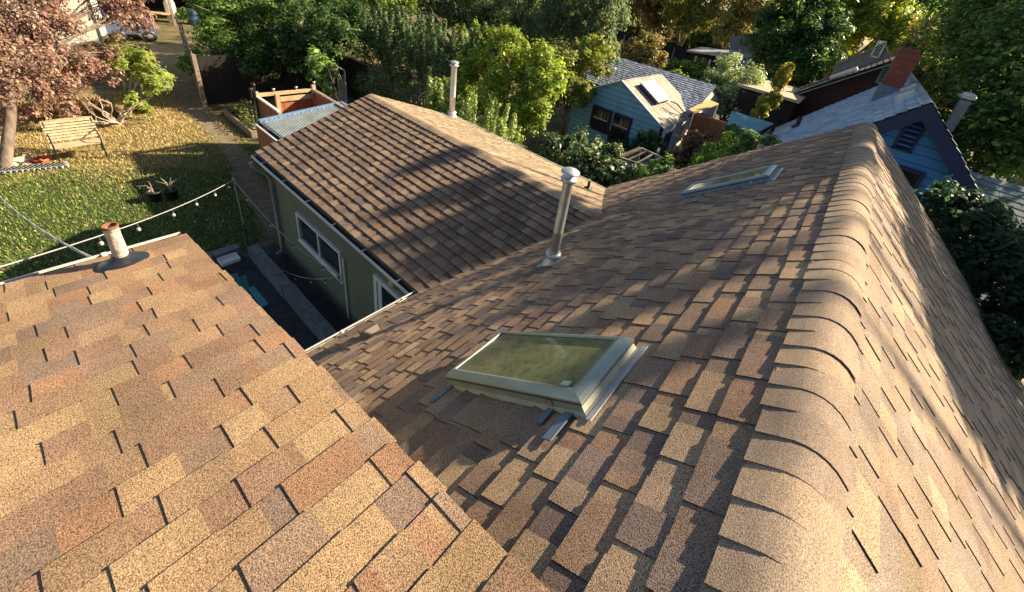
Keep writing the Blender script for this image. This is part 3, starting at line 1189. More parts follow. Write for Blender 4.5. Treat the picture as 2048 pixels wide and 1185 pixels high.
topp = (px_, py_, pz_ + .02)
wallp = tuple(at(682, 552, Y=WY - .06))
farp = tuple(at(-160, 580, X=-4.3))
post2 = tuple(at(505, 500, Y=2.2))
runs = [(sag(topp, farp, .12, 40), [.05, .17, .3, .43, .58, .7]), (sag(topp, wallp, .28, 30), [.12, .34, .56, .72, .84, .97]),
        (sag(wallp, post2, .35, 30), [.02, .16, .32, .5, .62, .74])]


def bulb_at(p):
    q = MB()
    q.lathe(p, [(.002, -.12), (.012, -.117), (.019, -.107), (.021, -.094), (.018, -.08), (.012, -.067), (.01, -.06)], 12)
    b = q.build('bulb', M['bulb'], lights)
    q = MB()
    q.lathe(p, [(.012, -.062), (.013, -.03), (.006, -.01), (.004, .0)], 8)
    q.build('socket', M['wire'], b)


for pts, ts in runs:
    part('wire', 'wire_grey', lights, lambda q: q.tube(pts, .007, 5))
    for t in ts:
        i = t * (len(pts) - 1)
        k = int(i)
        f = i - k
        k2 = min(k + 1, len(pts) - 1)
        bulb_at([pts[k][q] * (1 - f) + pts[k2][q] * f for q in range(3)])

# twisted service cable down to the dormer gutter
ce = np.array([DEX - .1, .02, DEZ - .03])
cs = np.array(at(-60, 330, X=-14))
cp = sag(cs, ce, .3, 60)
mb = MB()
for ph in (0, 2.1, 4.2):
    mb.tube([(p[0], p[1] + .005 * math.cos(i * .55 + ph), p[2] + .005 * math.sin(i * .55 + ph)) for i, p in enumerate(cp)], .0055, 5)
tag(mb.build('service_cable', M['wire_grey'], None, origin=tuple(ce)), 'twisted grey service cable dropping across the lawn to the dormer gutter', 'cable')

# ---- garden bench
fr_ = at(110, 298, Z=.42)
bn = thing('garden_bench', (float(fr_[0]) - .3, .65, 0), 'weathered pale slatted garden bench on dry grass by the leaning trunk', 'bench')
bx = float(fr_[0])
by0, by1 = .2, 1.12
part('seat', 'teak', bn, lambda q: [q.box((bx - .03 - k * .085, (by0 + by1) / 2, .41 - .006 * k), (.062, by1 - by0, .022)) for k in range(5)])


def backf(q):
    for k in range(7):
        t = k / 6
        yy = .03 * math.sin(math.pi * .5)
        q.beam((bx - .45 - .2 * t, by0, .47 + .4 * t), (bx - .45 - .2 * t, by1, .47 + .4 * t), .05, .018, up=(-.9, 0, -.44))
    n = 9
    for k in range(n):
        y = by0 + (by1 - by0) * (k + .5) / n
        q.box((bx - .665, y, .9 + .02 * math.sin(math.pi * (k + .5) / n)), (.03, (by1 - by0) / n, .06))


part('backrest', 'teak', bn, backf)
for y in (by0 + .04, by1 - .04):
    part('leg', 'black', bn, lambda q: q.beam((bx + .02, y, -.04), (bx - .02, y, .4), .03, .03))
    part('leg', 'black', bn, lambda q: q.beam((bx - .5, y, -.04), (bx - .42, y, .4), .03, .03))
    part('armrest', 'black', bn, lambda q: q.tube([(bx - .5, y, .62), (bx - .25, y, .64), (bx - .0, y, .6), (bx + .03, y, .52), (bx - .01, y, .4)], .016, 7))
    part('back_post', 'black', bn, lambda q: q.beam((bx - .44, y, .38), (bx - .66, y, .9), .025, .025))

# ---- plant pots on the lawn
for i, (u, v, lab) in enumerate(((312, 400, 'black nursery pot with an arching dry stalk on the shaded lawn'), (346, 396, 'black nursery pot with a wispy bare twig on the shaded lawn'))):
    p = at(u, v, Z=0)
    pot = thing('plant_pot', (float(p[0]), float(p[1]), -.04), lab, 'plant pot')
    x, y = float(p[0]), float(p[1])
    part('pot', 'black', pot, lambda q: (q.lathe((x, y, -.04), [(.1, 0), (.13, .25), (.14, .25), (.14, .28), (.12, .28), (.115, .2)], 18)))
    part('soil', 'soil', pot, lambda q: q.lathe((x, y, .18), [(.117, 0), (.05, .015), (.001, .02)], 14))

    def stems(q):
        for k in range(3 + 5 * i):
            a = random.uniform(0, 6.28)
            r = random.uniform(.1, .3)
            q.tube([(x, y, .18), (x + .3 * r * math.cos(a), y + .3 * r * math.sin(a), .4), (x + r * math.cos(a), y + r * math.sin(a), random.uniform(.35, .55))], [.008, .006, .003], 5)
    part('stem', 'bark_pale', pot, stems)

# ---- things round the pale trunk
p = at(22, 327, Z=0)
o = MB()
o.box((p[0], p[1], .02), (.3, .5, .1), rz=.2)
tag(o.build('concrete_slab', M['pale_wall'], None, origin=(p[0], p[1], 0)), 'pale concrete slab lying at the foot of the leaning trunk', 'slab')
p = at(54, 322, Z=0)
o = MB()
o.beam((p[0] + .25, p[1] - .02, .0), (p[0] - .35, p[1] + .05, .1), .14, .025)
tag(o.build('plank', M['pine'], None, origin=(p[0], p[1], 0)), 'short yellowish plank lying on the grass beside the trunk', 'plank')
p = at(82, 322, Z=0)
toy = MB()
toy.lathe((p[0], p[1], -.03), [(.13, 0), (.16, .09), (.12, .1), (.1, .05)], 14)
for k in range(4):
    a = k * 1.6
    toy.tube([(p[0] + .1 * math.cos(a), p[1] + .1 * math.sin(a), .07), (p[0] + .2 * math.cos(a), p[1] + .2 * math.sin(a), .05)], [.04, .025], 7)
tag(toy.build('toy', M['red_plastic'], None, origin=(p[0], p[1], 0)), 'small red plastic toy lying on the straw coloured grass', 'toy')
p = at(45, 226, Z=.12)
o = MB()
o.lathe((p[0], p[1], -.02), [(.01, .0), (.1, .02), (.15, .1), (.15, .17), (.1, .26), (.01, .29)], 18)
o.lathe((p[0], p[1], -.04), [(.09, 0), (.07, .05)], 12)
tag(o.build('garden_ball', M['green_glass'], None, origin=(p[0], p[1], 0)), 'green glass garden ball under the pinkish tree', 'ornament')
p = at(140, 190, Z=.45)
o = MB()
o.beam((p[0] + .2, p[1] + .12, -.03), (p[0] - .25, p[1] - .1, 1.0), .22, .03, up=(0, 1, 0))
tag(o.build('board', M['terracotta'], None, origin=(p[0], p[1], 0)), 'orange board propped upright among the twigs behind the bench', 'board')
# open diamond edging made of bricks
o = MB()
a = at(-10, 345, Z=0)
b = at(128, 332, Z=0)
for k in range(13):
    t = k / 12
    x, y = a[0] * (1 - t) + b[0] * t, a[1] * (1 - t) + b[1] * t
    for s in (-1, 1):
        for j in range(2):
            o.box((x - .12 * j, y, .0), (.2, .05, .07), rz=s * .75)
tag(o.build('brick_edging', M['stone'], None, origin=(a[0], a[1], 0)), 'pale bricks laid in a diamond pattern along the lawn', 'edging')

# ---- raised bed by the path
bed = thing('raised_bed', (-16.2, 4.85, 0), 'timber edged raised bed full of low weeds beside the path', 'planter')
part('edging', 'grey_wood', bed, lambda q: (q.box((-16.2, 4.42, .08), (2.4, .06, .24)), q.box((-15.03, 4.85, .08), (.06, .8, .24)), q.box((-17.37, 4.85, .08), (.06, .8, .24)), q.box((-16.2, 5.28, .08), (2.4, .06, .24))))
part('soil', 'soil', bed, lambda q: q.box((-16.2, 4.85, .04), (2.26, .78, .2)))
n = 1600
P_ = np.stack([RNG.uniform(-17.3, -15.1, n), RNG.uniform(4.48, 5.25, n), .14 + RNG.random(n) ** 2 * .4], 1)
Nn_ = unit(n) * .6 + np.array([0, 0, .7])
Nn_ /= np.linalg.norm(Nn_, axis=1)[:, None]
leaf_mesh('weeds', P_, Nn_, RNG.uniform(.05, .12, n), pal(n, [(.1, .14, .04), (.2, .2, .08), (.07, .1, .03)]), M['leaf'], bed)

# ---- cedar screen
scr = thing('cedar_screen', (-12.2, 5.0, 0), 'reddish cedar board enclosure with pale top rails beyond the wing', 'enclosure')


def boards(q, a, b, z0, z1, wd=.14, t=.02):
    a = Vector(a)
    b = Vector(b)
    L = (b - a).length
    T = (b - a) / L
    n = int(L / wd)
    for k in range(n):
        c = a + T * ((k + .5) * L / n)
        q.box((c.x, c.y, (z0 + z1) / 2), (L / n - .008, t + random.uniform(0, .006), z1 - z0), rz=math.atan2(T.y, T.x))


XB = -13.5
part('panel', 'cedar', scr, lambda q: boards(q, (XB, 4.78, 0), (XB, 5.8, 0), .05, 1.72))
part('panel', 'cedar', scr, lambda q: boards(q, (XB, 4.25, 0), (-12.1, 4.25, 0), .05, 1.84))
part('panel', 'cedar', scr, lambda q: boards(q, (XB, 5.82, 0), (-10.3, 5.82, 0), .05, 1.84))
part('rail', 'pine', scr, lambda q: q.box((XB, 5.02, 1.9), (.09, 1.5, .09)))
part('rail', 'pine', scr, lambda q: q.box((XB + .04, 5.3, 1.72), (.05, .96, .14)))
part('rail', 'white', scr, lambda q: q.box((-12.78, 4.25, 1.87), (1.4, .07, .045)))
part('rail', 'grey_wood', scr, lambda q: q.box((-11.9, 5.8, 1.9), (3.1, .1, .08)))
for (x, y, h) in ((XB + .02, 4.76, 1.9), (XB, 4.25, 2.0), (XB, 5.82, 2.06), (-12.3, 4.7, 1.3)):
    part('post', 'pine', scr, lambda q: q.box((x, y, h / 2), (.1, .1, h)))
for (x, y, z) in ((XB, 4.7, 1.95), (XB, 5.32, 1.95), (XB - .04, 4.2, 2.0), (XB, 5.85, 2.06)):
    part('post_cap', 'galv_white', scr, lambda q: (q.lathe((x, y, z), [(.02, 0), (.02, .07), (.045, .075), (.04, .1), (.002, .11)], 10)))

# lean-to with a ribbed metal roof
A_ = Vector((-11.88, 3.70, 1.73))
C_ = Vector((-12.06, 5.9, 1.88))
B_ = Vector((-8.7, 3.70, 1.73))
D_ = Vector((-8.7, 5.9, 1.88))
sh = thing('metal_lean_to', (-10.4, 4.4, 0), 'small lean-to with ribbed metal roof and blue edge trim between cedar screen and wing', 'lean-to')
part('panel', 'cedar', sh, lambda q: boards(q, (-12.0, 3.66, 0), (-8.6, 3.66, 0), .03, 1.64))
part('rail', 'white', sh, lambda q: q.box((-10.3, 3.63, 1.66), (3.4, .05, .04)))
part('backing', 'dark_wood', sh, lambda q: q.box((-10.3, 4.75, 1.45), (3.1, 1.9, .04)))


def corr(q):
    # sheet with ribs running aslant over it
    e1 = (B_ - A_).normalized()
    e2 = (C_ - A_).normalized()
    L1, L2 = (B_ - A_).length, (C_ - A_).length
    N_ = e1.cross(e2).normalized()
    q.face([A_, B_, D_, C_])
    d = (e2 * .84 - e1 * .75)
    k = -0.1
    while k < L1 + L2:
        # rib from the low edge point (k, 0) up along d
        pts = []
        for t in np.linspace(0, 3.2, 60):
            u, v = k - .75 * t, .84 * t
            if 0.03 <= u <= L1 - .03 and 0.03 <= v <= L2 - .03:
                pts.append((u, v))
        if len(pts) > 3:
            a, b = pts[0], pts[-1]
            q.beam(A_ + e1 * a[0] + e2 * a[1] + N_ * .012, A_ + e1 * b[0] + e2 * b[1] + N_ * .012, .035, .03, up=tuple(N_))
        k += .105


part('roof', 'corrug', sh, corr)
part('roof_back', 'galv_white', sh, lambda q: q.face([C_, D_, D_ + Vector((0, .6, -.22)), C_ + Vector((0, .6, -.22))]))
part('trim', 'blue_metal', sh, lambda q: q.beam(A_ + Vector((0, 0, .04)), C_ + Vector((0, 0, .04)), .08, .05))
part('trim', 'blue_metal', sh, lambda q: q.beam(C_ + Vector((0, .05, .04)), D_ + Vector((0, .05, .04)), .08, .05))
for q_ in ((507, 172, 4.17, 0), (501, 181, 4.2, 1)):
    p = at(q_[0], q_[1], Y=q_[2])
    o = MB()
    o.tube([(p[0], p[1], -.04), (p[0], p[1], p[2])], .028, 8)
    o.lathe((p[0], p[1], p[2]), [(.03, -.02), (.05, 0), (.05, .05), (.002, .08)], 10)
    tag(o.build('post', M['black'], None, origin=(p[0], p[1], 0)), ['tall black post with small cap at the corner of the lean-to', 'slightly shorter black post paired with the tall one by the lean-to'][q_[3]], 'post')

# lattice trellis
p0_ = at(678, 205, Y=7.6)
lat = thing('lattice_trellis', (float(p0_[0]), 7.6, 0), 'grey lattice trellis panel standing behind the wing among shrubs', 'trellis')


def lattice(q):
    x0 = float(at(678, 190, Y=7.6)[0])
    z0, z1, wd = -.04, float(at(688, 141, Y=7.6)[2]), .55
    for k in range(-10, 24):
        for s in (-1, 1):
            za = z0 + k * .14
            t0, t1 = 0, wd
            zb = za + s * wd
            if max(za, zb) > z1 or min(za, zb) < z0:
                continue
            q.beam((x0, 7.6 + s * .006, za), (x0 + wd, 7.6 + s * .006, zb), .035, .006, up=(0, 1, 0))
    for x in (x0, x0 + wd):
        q.box((x, 7.6, (z0 + z1) / 2), (.045, .03, z1 - z0))
    q.box((x0 + wd / 2, 7.6, z1), (wd, .03, .045))


part('lattice', mat('grey_lattice', (.4, .37, .36), .8), lat, lattice)

# ================================================================== NEIGHBOURS
def lap_shade_strips(q, poly, y, zs, lap=.2, thick=.018):  # dark strips along each lap, painting in its shadow line
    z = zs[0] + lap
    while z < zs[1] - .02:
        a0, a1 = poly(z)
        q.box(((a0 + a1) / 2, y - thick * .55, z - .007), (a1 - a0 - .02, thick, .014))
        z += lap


def lap_wall(q, poly, y, zs, lap=.2, thick=.018):
    """lapped siding on the plane y (facing -Y) inside the polygon given by width(z) -> (x0, x1)"""
    z = zs[0]
    while z < zs[1]:
        z1 = min(z + lap, zs[1])
        a0, a1 = poly(z)
        b0, b1 = poly(z1)
        q.face([(a0, y - thick, z), (a1, y - thick, z), (b1, y - .002, z1), (b0, y - .002, z1)])
        q.face([(a0, y, z), (a1, y, z), (a1, y - thick, z), (a0, y - thick, z)])
        z = z1


def lap_wall_x(q, x, y0, y1, z0, z1, lap=.2, thick=.018, s=1):
    z = z0
    while z < z1 - .01:
        zz = min(z + lap, z1)
        q.face([(x + s * thick, y0, z), (x + s * thick, y1, z), (x + s * .002, y1, zz), (x + s * .002, y0, zz)])
        q.face([(x, y0, z), (x, y1, z), (x + s * thick, y1, z), (x + s * thick, y0, z)])
        z = zz


# ---- blue house with brick chimney
BY, BX, BZ = 11.0, 1.25, 5.44
BL = 8.6
bh = thing('neighbour_house', (BX, BY + 4, 0), 'blue neighbour house with pale shingles, navy barge boards and brick chimney', 'house')
tb = R_(44.5)
hw = 3.55
ez = BZ - hw * math.tan(tb)
for s, nm in ((-1, 'l'), (1, 'r')):
    q = MB()
    shingles(q, (BX + s * hw, BY - .12, ez), (0, 1, 0), (-s * math.cos(tb), 0, math.sin(tb)), BL, hw / math.cos(tb) - .04, GREY, e=.2, seed=40 + s, butt=.026, tooth=.004, lo=.25, hi=.34, glo=.0, ghi=.02, wave=.008)
    deck(q, (BX + s * hw, BY - .1, ez), (0, 1, 0), (-s * math.cos(tb), 0, math.sin(tb)), BL - .04, hw / math.cos(tb) - .02, .1)
    r = q.build('roof_slope', M['shingle_grey'], bh)
    if s == -1:
        q = MB()
        ridge_caps(q, (BX, BY - .12, BZ + .02), (BX, BY - .12 + BL, BZ + .02), (-math.cos(tb), 0, -math.sin(tb)), (math.cos(tb), 0, -math.sin(tb)), [(.36, .39, .42), (.33, .36, .39)], e=.2, leg=.15, rad=.04, seed=5)
        q.build('ridge_cap', M['shingle_grey'], r)
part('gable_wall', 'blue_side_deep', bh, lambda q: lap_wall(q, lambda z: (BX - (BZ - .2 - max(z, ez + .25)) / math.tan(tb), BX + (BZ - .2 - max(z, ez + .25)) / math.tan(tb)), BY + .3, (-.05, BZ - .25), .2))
M['blue_lap_shade'] = mat('blue_shade_strip', (.01, .04, .11), .8)  # near-black blue standing in for shade under the laps
part('lap_shade', 'blue_lap_shade', bh, lambda q: lap_shade_strips(q, lambda z: (BX - (BZ - .2 - max(z, ez + .25)) / math.tan(tb), BX + (BZ - .2 - max(z, ez + .25)) / math.tan(tb)), BY + .3, (-.05, BZ - .25), .2))
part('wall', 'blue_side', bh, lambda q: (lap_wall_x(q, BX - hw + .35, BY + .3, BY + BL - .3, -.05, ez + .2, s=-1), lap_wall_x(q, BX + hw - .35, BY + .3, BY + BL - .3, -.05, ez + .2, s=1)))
for s in (-1, 1):
    part('barge_board', 'navy', bh, lambda q: q.beam((BX, BY - .1, BZ - .17), (BX + s * (hw + .05), BY - .1, ez - .2), .05, .27, up=(0, 1, 0)) if False else q.mesh(
        [(BX, BY - .13, BZ - .01), (BX + s * (hw + .1), BY - .13, ez - .09), (BX + s * (hw + .1), BY - .13, ez - .42), (BX, BY - .13, BZ - .37),
         (BX, BY - .1, BZ - .01), (BX + s * (hw + .1), BY - .1, ez - .09), (BX + s * (hw + .1), BY - .1, ez - .42), (BX, BY - .1, BZ - .37)],
        [(0, 1, 2, 3), (4, 5, 6, 7), (3, 2, 6, 7), (0, 1, 5, 4), (1, 2, 6, 5)]))
    part('soffit', 'navy', bh, lambda q: q.face([(BX, BY - .1, BZ - .2), (BX + s * hw, BY - .1, ez - .2), (BX + s * hw, BY + .3, ez - .2), (BX, BY + .3, BZ - .2)]))


def louvre(q, c, wd, ht, y, n=7, fw=.05):
    x, z = c
    for (cx_, cz_, sx, sz) in ((x, z + ht / 2, wd + fw, fw), (x, z - ht / 2, wd + fw, fw), (x - wd / 2, z, fw, ht), (x + wd / 2, z, fw, ht)):
        q.box((cx_, y - .02, cz_), (sx, .05, sz))
    for k in range(n):
        zz = z - ht / 2 + ht * (k + .5) / n
        q.beam((x - wd / 2, y - .015, zz), (x + wd / 2, y - .015, zz), .012, ht / n * .8, up=(0, -.6, .8))


lc = at(1822, 268, Y=BY + .28)
part('gable_vent', 'navy', bh, lambda q: louvre(q, (float(lc[0]), float(lc[2])), .3, .74, BY + .28))
wc = at(1798, 338, Y=BY + .28)
gw = part('window', 'navy', bh, lambda q: [q.box((float(wc[0]) + a, BY + .255, float(wc[2]) - .45 + b), s_) for a, b, s_ in ((0, .5, (.9, .05, .09)), (0, -.5, (.9, .05, .09)), (-.41, 0, (.08, .05, .92)), (.41, 0, (.08, .05, .92)))])
part('pane', 'winglass', gw, lambda q: q.box((float(wc[0]), BY + .275, float(wc[2]) - .45), (.76, .012, .92)))
part('sash', 'white', gw, lambda q: q.box((float(wc[0]), BY + .262, float(wc[2]) - .3), (.76, .02, .05)))


def rz_(x):
    return BZ - abs(x - BX) * math.tan(tb)


chx, chy = .72, 15.5
chm = part('chimney', 'brick', bh, lambda q: (q.box((chx, chy, (rz_(chx) - .4 + 5.98) / 2), (.5, .62, 5.98 - rz_(chx) + .4))))
part('chimney_cap', 'brick', chm, lambda q: (q.box((chx, chy, 6.02), (.62, .74, .08)), q.box((chx, chy, 6.1), (.56, .68, .08)), q.box((chx, chy, 6.18), (.44, .56, .1))))
part('flashing', 'lead', chm, lambda q: q.box((chx, chy, rz_(chx) + .02), (.56, .68, .5)))
Vl = Vector((math.cos(tb), 0, math.sin(tb)))
Nl = Vector((-math.sin(tb), 0, math.cos(tb)))
for (yy, xx) in ((13.0, 1.0), (13.35, 1.02), (14.6, 1.08)):
    c = Vector((xx, yy, rz_(xx))) + Nl * .06
    part('roof_vent', 'galv_white', bh, lambda q: (q.box(c, (.2, .34, .09), fr=(Vector((0, 1, 0)), Vl, Nl)), q.box(c - Nl * .045, (.32, .46, .012), fr=(Vector((0, 1, 0)), Vl, Nl))))
for (xx, yy) in ((-1.16, 16.4), (-2.0, 17.9)):
    part('pipe_vent', 'black', bh, lambda q: (q.lathe((xx, yy, rz_(xx)), [(.07, -.06), (.07, .38), (.05, .38)], 10), q.lathe((xx, yy, rz_(xx)), [(.18, -.02), (.08, .1)], 10)))
# lower porch roof on the far right
q = MB()
shingles(q, (3.2, 9.6, 2.62), (0, 1, 0), (-math.cos(R_(20)), 0, math.sin(R_(20))), 5, .01, GREY, seed=2)
pr0, pr1 = Vector((2.9, 9.3, 3.15)), Vector((8.5, 9.3, 1.6))
q = MB()
shingles(q, (2.6, 8.9, 2.35), (1, 0, 0), (0, math.cos(R_(24)), math.sin(R_(24))), 7, 4.2, [(.2, .25, .25), (.17, .22, .22), (.23, .28, .28)], e=.2, seed=61, butt=.012, tooth=.004, lo=.25, hi=.34, glo=0, ghi=.02)
deck(q, (2.6, 8.9, 2.35), (1, 0, 0), (0, math.cos(R_(24)), math.sin(R_(24))), 7, 4.1, .1)
pr = q.build('porch_roof', M['shingle_grey'], bh)
part('porch_wall', 'blue_side_deep', bh, lambda q: lap_wall(q, lambda z: (2.7, 9.4), 9.2, (-.05, 2.3), .2))

# boxed vent stack with a pale hexagonal cap
p = at(1939, 190, Y=14.5)
st = thing('chimney_stack', (float(p[0]), 14.5, 0), 'dark boxed flue with a pale hexagonal cap beside the blue house', 'flue')
part('shaft', 'roof_grey', st, lambda q: q.box((p[0], 14.5, p[2] / 2 - .1), (.21, .21, p[2] - .1)))
part('cap', 'galv_white', st, lambda q: (q.lathe((p[0], 14.5, p[2] - .12), [(.1, 0), (.17, .02), (.185, .08), (.15, .1), (.15, .13), (.11, .16), (.002, .18)], 6, smooth=False)))

# ---- blue shed with skylight
SY, SXL, SXR, SXA = 13.6, -8.75, -4.85, -6.72
SZE, SZA = 2.42, 3.45
sd = thing('garden_shed', (-6.7, 15.5, 0), 'light blue garden shed with hipped grey roof, paired window and roof light', 'shed')
zl = lambda x: SZE + (x - SXL) / (SXA - SXL) * (SZA - SZE) if x < SXA else SZE + (SXR - x) / (SXR - SXA) * (SZA - SZE)


def shedw(z):
    if z <= SZE:
        return SXL, SXR
    t = (z - SZE) / (SZA - SZE)
    return SXL + (SXA - SXL) * t, SXR + (SXA - SXR) * t


part('gable_wall', 'blue_side', sd, lambda q: lap_wall(q, shedw, SY, (-.05, SZA - .03), .19))
part('lap_shade', 'blue_lap_shade', sd, lambda q: lap_shade_strips(q, shedw, SY, (-.05, SZA - .03), .19))
part('wall', mat('pale_blue_siding', (.5, .58, .62), .6, var=.06), sd, lambda q: lap_wall_x(q, SXR, SY, SY + 4.6, -.05, SZE, .19))
part('corner_board', 'navy', sd, lambda q: q.box((SXR, SY - .02, SZE / 2), (.12, .05, SZE)))
LEN = 3.4
pitch_l = math.atan2(SZA - SZE, SXA - SXL)
pitch_r = math.atan2(SZA - SZE, SXR - SXA)
q = MB()
ov = .18
shingles(q, (SXL - ov * math.cos(pitch_l), SY - .2, SZE - ov * math.sin(pitch_l)), (0, 1, 0), (math.cos(pitch_l), 0, math.sin(pitch_l)), LEN, (SXA - SXL) / math.cos(pitch_l) + ov, [(.42, .36, .28), (.38, .33, .26), (.45, .39, .3)], seed=71, e=.15, butt=.01)
q.build('roof_slope', M['shingle_grey'], sd)
q = MB()
shingles(q, (SXR + ov * math.cos(pitch_r), SY - .2, SZE - ov * math.sin(pitch_r)), (0, 1, 0), (-math.cos(pitch_r), 0, math.sin(pitch_r)), LEN, (SXR - SXA) / math.cos(pitch_r) + ov, [(.46, .42, .33), (.42, .38, .3), (.5, .45, .36)], seed=72, e=.15, butt=.008)
rsl = q.build('roof_slope', M['shingle_grey'], sd)
part('barge_board', 'white', sd, lambda q: (q.beam((SXA, SY - .22, SZA + .0), (SXR + .16, SY - .22, SZE - .1), .03, .1, up=(0, 1, 0)), q.beam((SXA, SY - .22, SZA + .0), (SXL - .16, SY - .22, SZE - .1), .03, .1, up=(0, 1, 0))))
# cross roof behind, its slopes facing the camera
CY0, CYR, CZ0, CZR = SY + 2.2, SY + 4.4, 2.42, 3.42
q = MB()
tcc = math.atan2(CZR - CZ0, CYR - CY0)
shingles(q, (-10.3, CY0, CZ0), (1, 0, 0), (0, math.cos(tcc), math.sin(tcc)), 5.6, (CYR - CY0) / math.cos(tcc), [(.32, .37, .45), (.28, .33, .41), (.37, .42, .5)], seed=74, e=.15, butt=.014)
deck(q, (-10.3, CY0, CZ0), (1, 0, 0), (0, math.cos(tcc), math.sin(tcc)), 5.6, (CYR - CY0) / math.cos(tcc) - .02, .08)
q.build('roof_slope', M['shingle_grey'], sd)
q = MB()
shingles(q, (-10.3, 2 * CYR - CY0, CZ0), (1, 0, 0), (0, -math.cos(tcc), math.sin(tcc)), 5.6, (CYR - CY0) / math.cos(tcc), GREY, seed=75, e=.15)
q.build('roof_slope', M['shingle_grey'], sd)
xe = -4.83
part('end_wall', 'white', sd, lambda q: q.face([(xe, CY0 + .1, -.05), (xe, 2 * CYR - CY0 - .1, -.05), (xe, 2 * CYR - CY0 - .1, CZ0 - .05), (xe, CYR, CZR - .08), (xe, CY0 + .1, CZ0 - .05)]))
# raised roof light on the lit slope
c0 = Vector((-5.95, SY + .95, zl(-5.95)))
Vs = Vector((-math.cos(pitch_r), 0, math.sin(pitch_r)))
Ns = Vector((math.sin(pitch_r), 0, math.cos(pitch_r)))
slt = part('roof_light', 'navy', sd, lambda q: q.box(c0 + Ns * .08, (1.05, .95, .2), fr=(Vector((0, 1, 0)), Vs, Ns)))
part('lid', 'white', slt, lambda q: q.box(c0 + Ns * .2, (1.08, 1.0, .04), fr=(Vector((0, 1, 0)), Vs, Ns)))
part('cable', 'wire', sd, lambda q: (q.tube([c0 + Ns * .05 + Vector((.6, -.3, -.3)), Vector((-5.1, SY + .9, 2.62)), Vector((-4.75, SY + 1.7, 2.45))], .018, 5),
                                     q.tube([Vector((-5.4, SY + 1.6, 2.85)), Vector((-5.2, SY + 1.75, 2.8)), Vector((-4.8, SY + 1.9, 2.5))], .025, 6)))
for k, (u0, u1) in enumerate(((0, 1), (1, 2))):
    xw = -7.72 + k * .88
    ww = part('window', 'navy', sd, lambda q: [q.box((xw + .38 + a, SY - .035, 1.72 + b), s_) for a, b, s_ in ((0, .42, (.88, .05, .11)), (0, -.42, (.88, .05, .11)), (-.385, 0, (.11, .05, .74)), (.385, 0, (.11, .05, .74)))])
    part('pane', 'winglass', ww, lambda q: q.box((xw + .38, SY - .018, 1.72), (.68, .012, .76)))
    part('sash', 'white', ww, lambda q: (q.box((xw + .38, SY - .026, 1.74), (.68, .015, .035)), q.box((xw + .38, SY - .026, 1.9), (.02, .015, .3))))
# mast strapped to the gable
part('mast', 'wire_grey', sd, lambda q: q.tube([(SXA - .0, SY - .26, 1.0), (SXA, SY - .26, SZA + .25)], .022, 7))
# side door opening
part('door', 'navy', sd, lambda q: q.box((SXR + .03, SY + .8, 1.0), (.03, .6, 1.9)))
# yellowish awning over the side yard
ac = [at(1378, 219, Y=15.6), at(1417, 199, Y=17.6), at(1438, 208, Y=17.3), at(1390, 226, Y=15.2)]
aw = part('awning', 'yellow_cloth', sd, lambda q: q.mesh([tuple(p) for p in ac] + [(p[0], p[1], p[2] - .03) for p in ac], [(0, 1, 2, 3), (4, 5, 6, 7), (0, 1, 5, 4), (1, 2, 6, 5), (2, 3, 7, 6), (3, 0, 4, 7)]))
for k in (2, 3):
    part('awning_post', 'white', aw, lambda q: q.tube([(ac[k][0] - .03, ac[k][1], -.05), (ac[k][0] - .03, ac[k][1], ac[k][2] - .03)], .025, 7))
tp = at(1388, 240, Y=SY + 2.9)
o = MB()
for k in range(6):
    for j in range(5):
        pass
NX, NZ = 10, 6
gridp = [[(tp[0] - .55 + 1.1 * i / NX, SY + 2.9 + .06 * math.sin(i * 1.3 + j), tp[2] + .35 - .8 * j / NZ + .03 * math.sin(i * .9)) for i in range(NX + 1)] for j in range(NZ + 1)]
for j in range(NZ):
    for i in range(NX):
        o.face([gridp[j][i], gridp[j][i + 1], gridp[j + 1][i + 1], gridp[j + 1][i]], None, True)
tag(o.build('tarp', M['bright_blue'], None, origin=tuple(tp)), 'bright blue tarp hung below the yellowish awning', 'tarp')
gate = thing('wooden_gate', (-2.9, 16.2, 0), 'orange brown wooden gate beyond the blue shed', 'gate')
gp_ = at(1420, 245, Y=16.0)
part('panel', 'cedar', gate, lambda q: boards(q, (gp_[0] - .7, 16.0, 0), (gp_[0] + .9, 16.0, 0), 0, float(gp_[2]) + .15))
part('frame', 'terracotta', gate, lambda q: (q.box((gp_[0] + .1, 15.95, float(gp_[2]) + .15), (1.6, .06, .1)), q.box((gp_[0] + .1, 15.95, float(gp_[2]) - .6), (1.6, .06, .1))))

# tilted mint roofing panel + bicycle-rack loops by the neighbour roof
mp_ = [at(1463, 222, Y=15.2), at(1548, 247, Y=16.0), at(1520, 262, Y=14.0), at(1448, 268, Y=13.5)]
gr = thing('carport', tuple(np.array(mp_).mean(0) * np.array([1, 1, 0])), 'low carport with mint green roofing against the blue house roof', 'carport')
part('roof', 'mint', gr, lambda q: (q.face(mp_), q.face([p - np.array([0, 0, .05]) for p in mp_])))
for p in mp_:
    part('post', 'dark_wood', gr, lambda q: q.box((p[0] + .05, p[1], p[2] / 2 - .03), (.08, .08, p[2] - .02)))

# ---- cold frame in the laurels
cf = thing('cold_frame', tuple(at(1300, 320, Y=10.0) * np.array([1, 1, 0])), 'pale timber cold frame skeleton among the laurels', 'cold frame')
cA, cB, cC, cD = [Vector(at(u, v, Y=y)) for u, v, y in ((1238, 315, 9.6), (1282, 297, 10.2), (1322, 315, 10.4), (1296, 334, 9.6))]


def coldf(q):
    for a, b, wd in ((cA, cB, .12), (cB, cC, .05), (cC, cD, .05), (cA, cD, .05)):
        q.beam(a, b, wd, .05)
    for t in (.3, .62):
        q.beam(cA * (1 - t) + cD * t, cB * (1 - t) + cC * t, .035, .035)


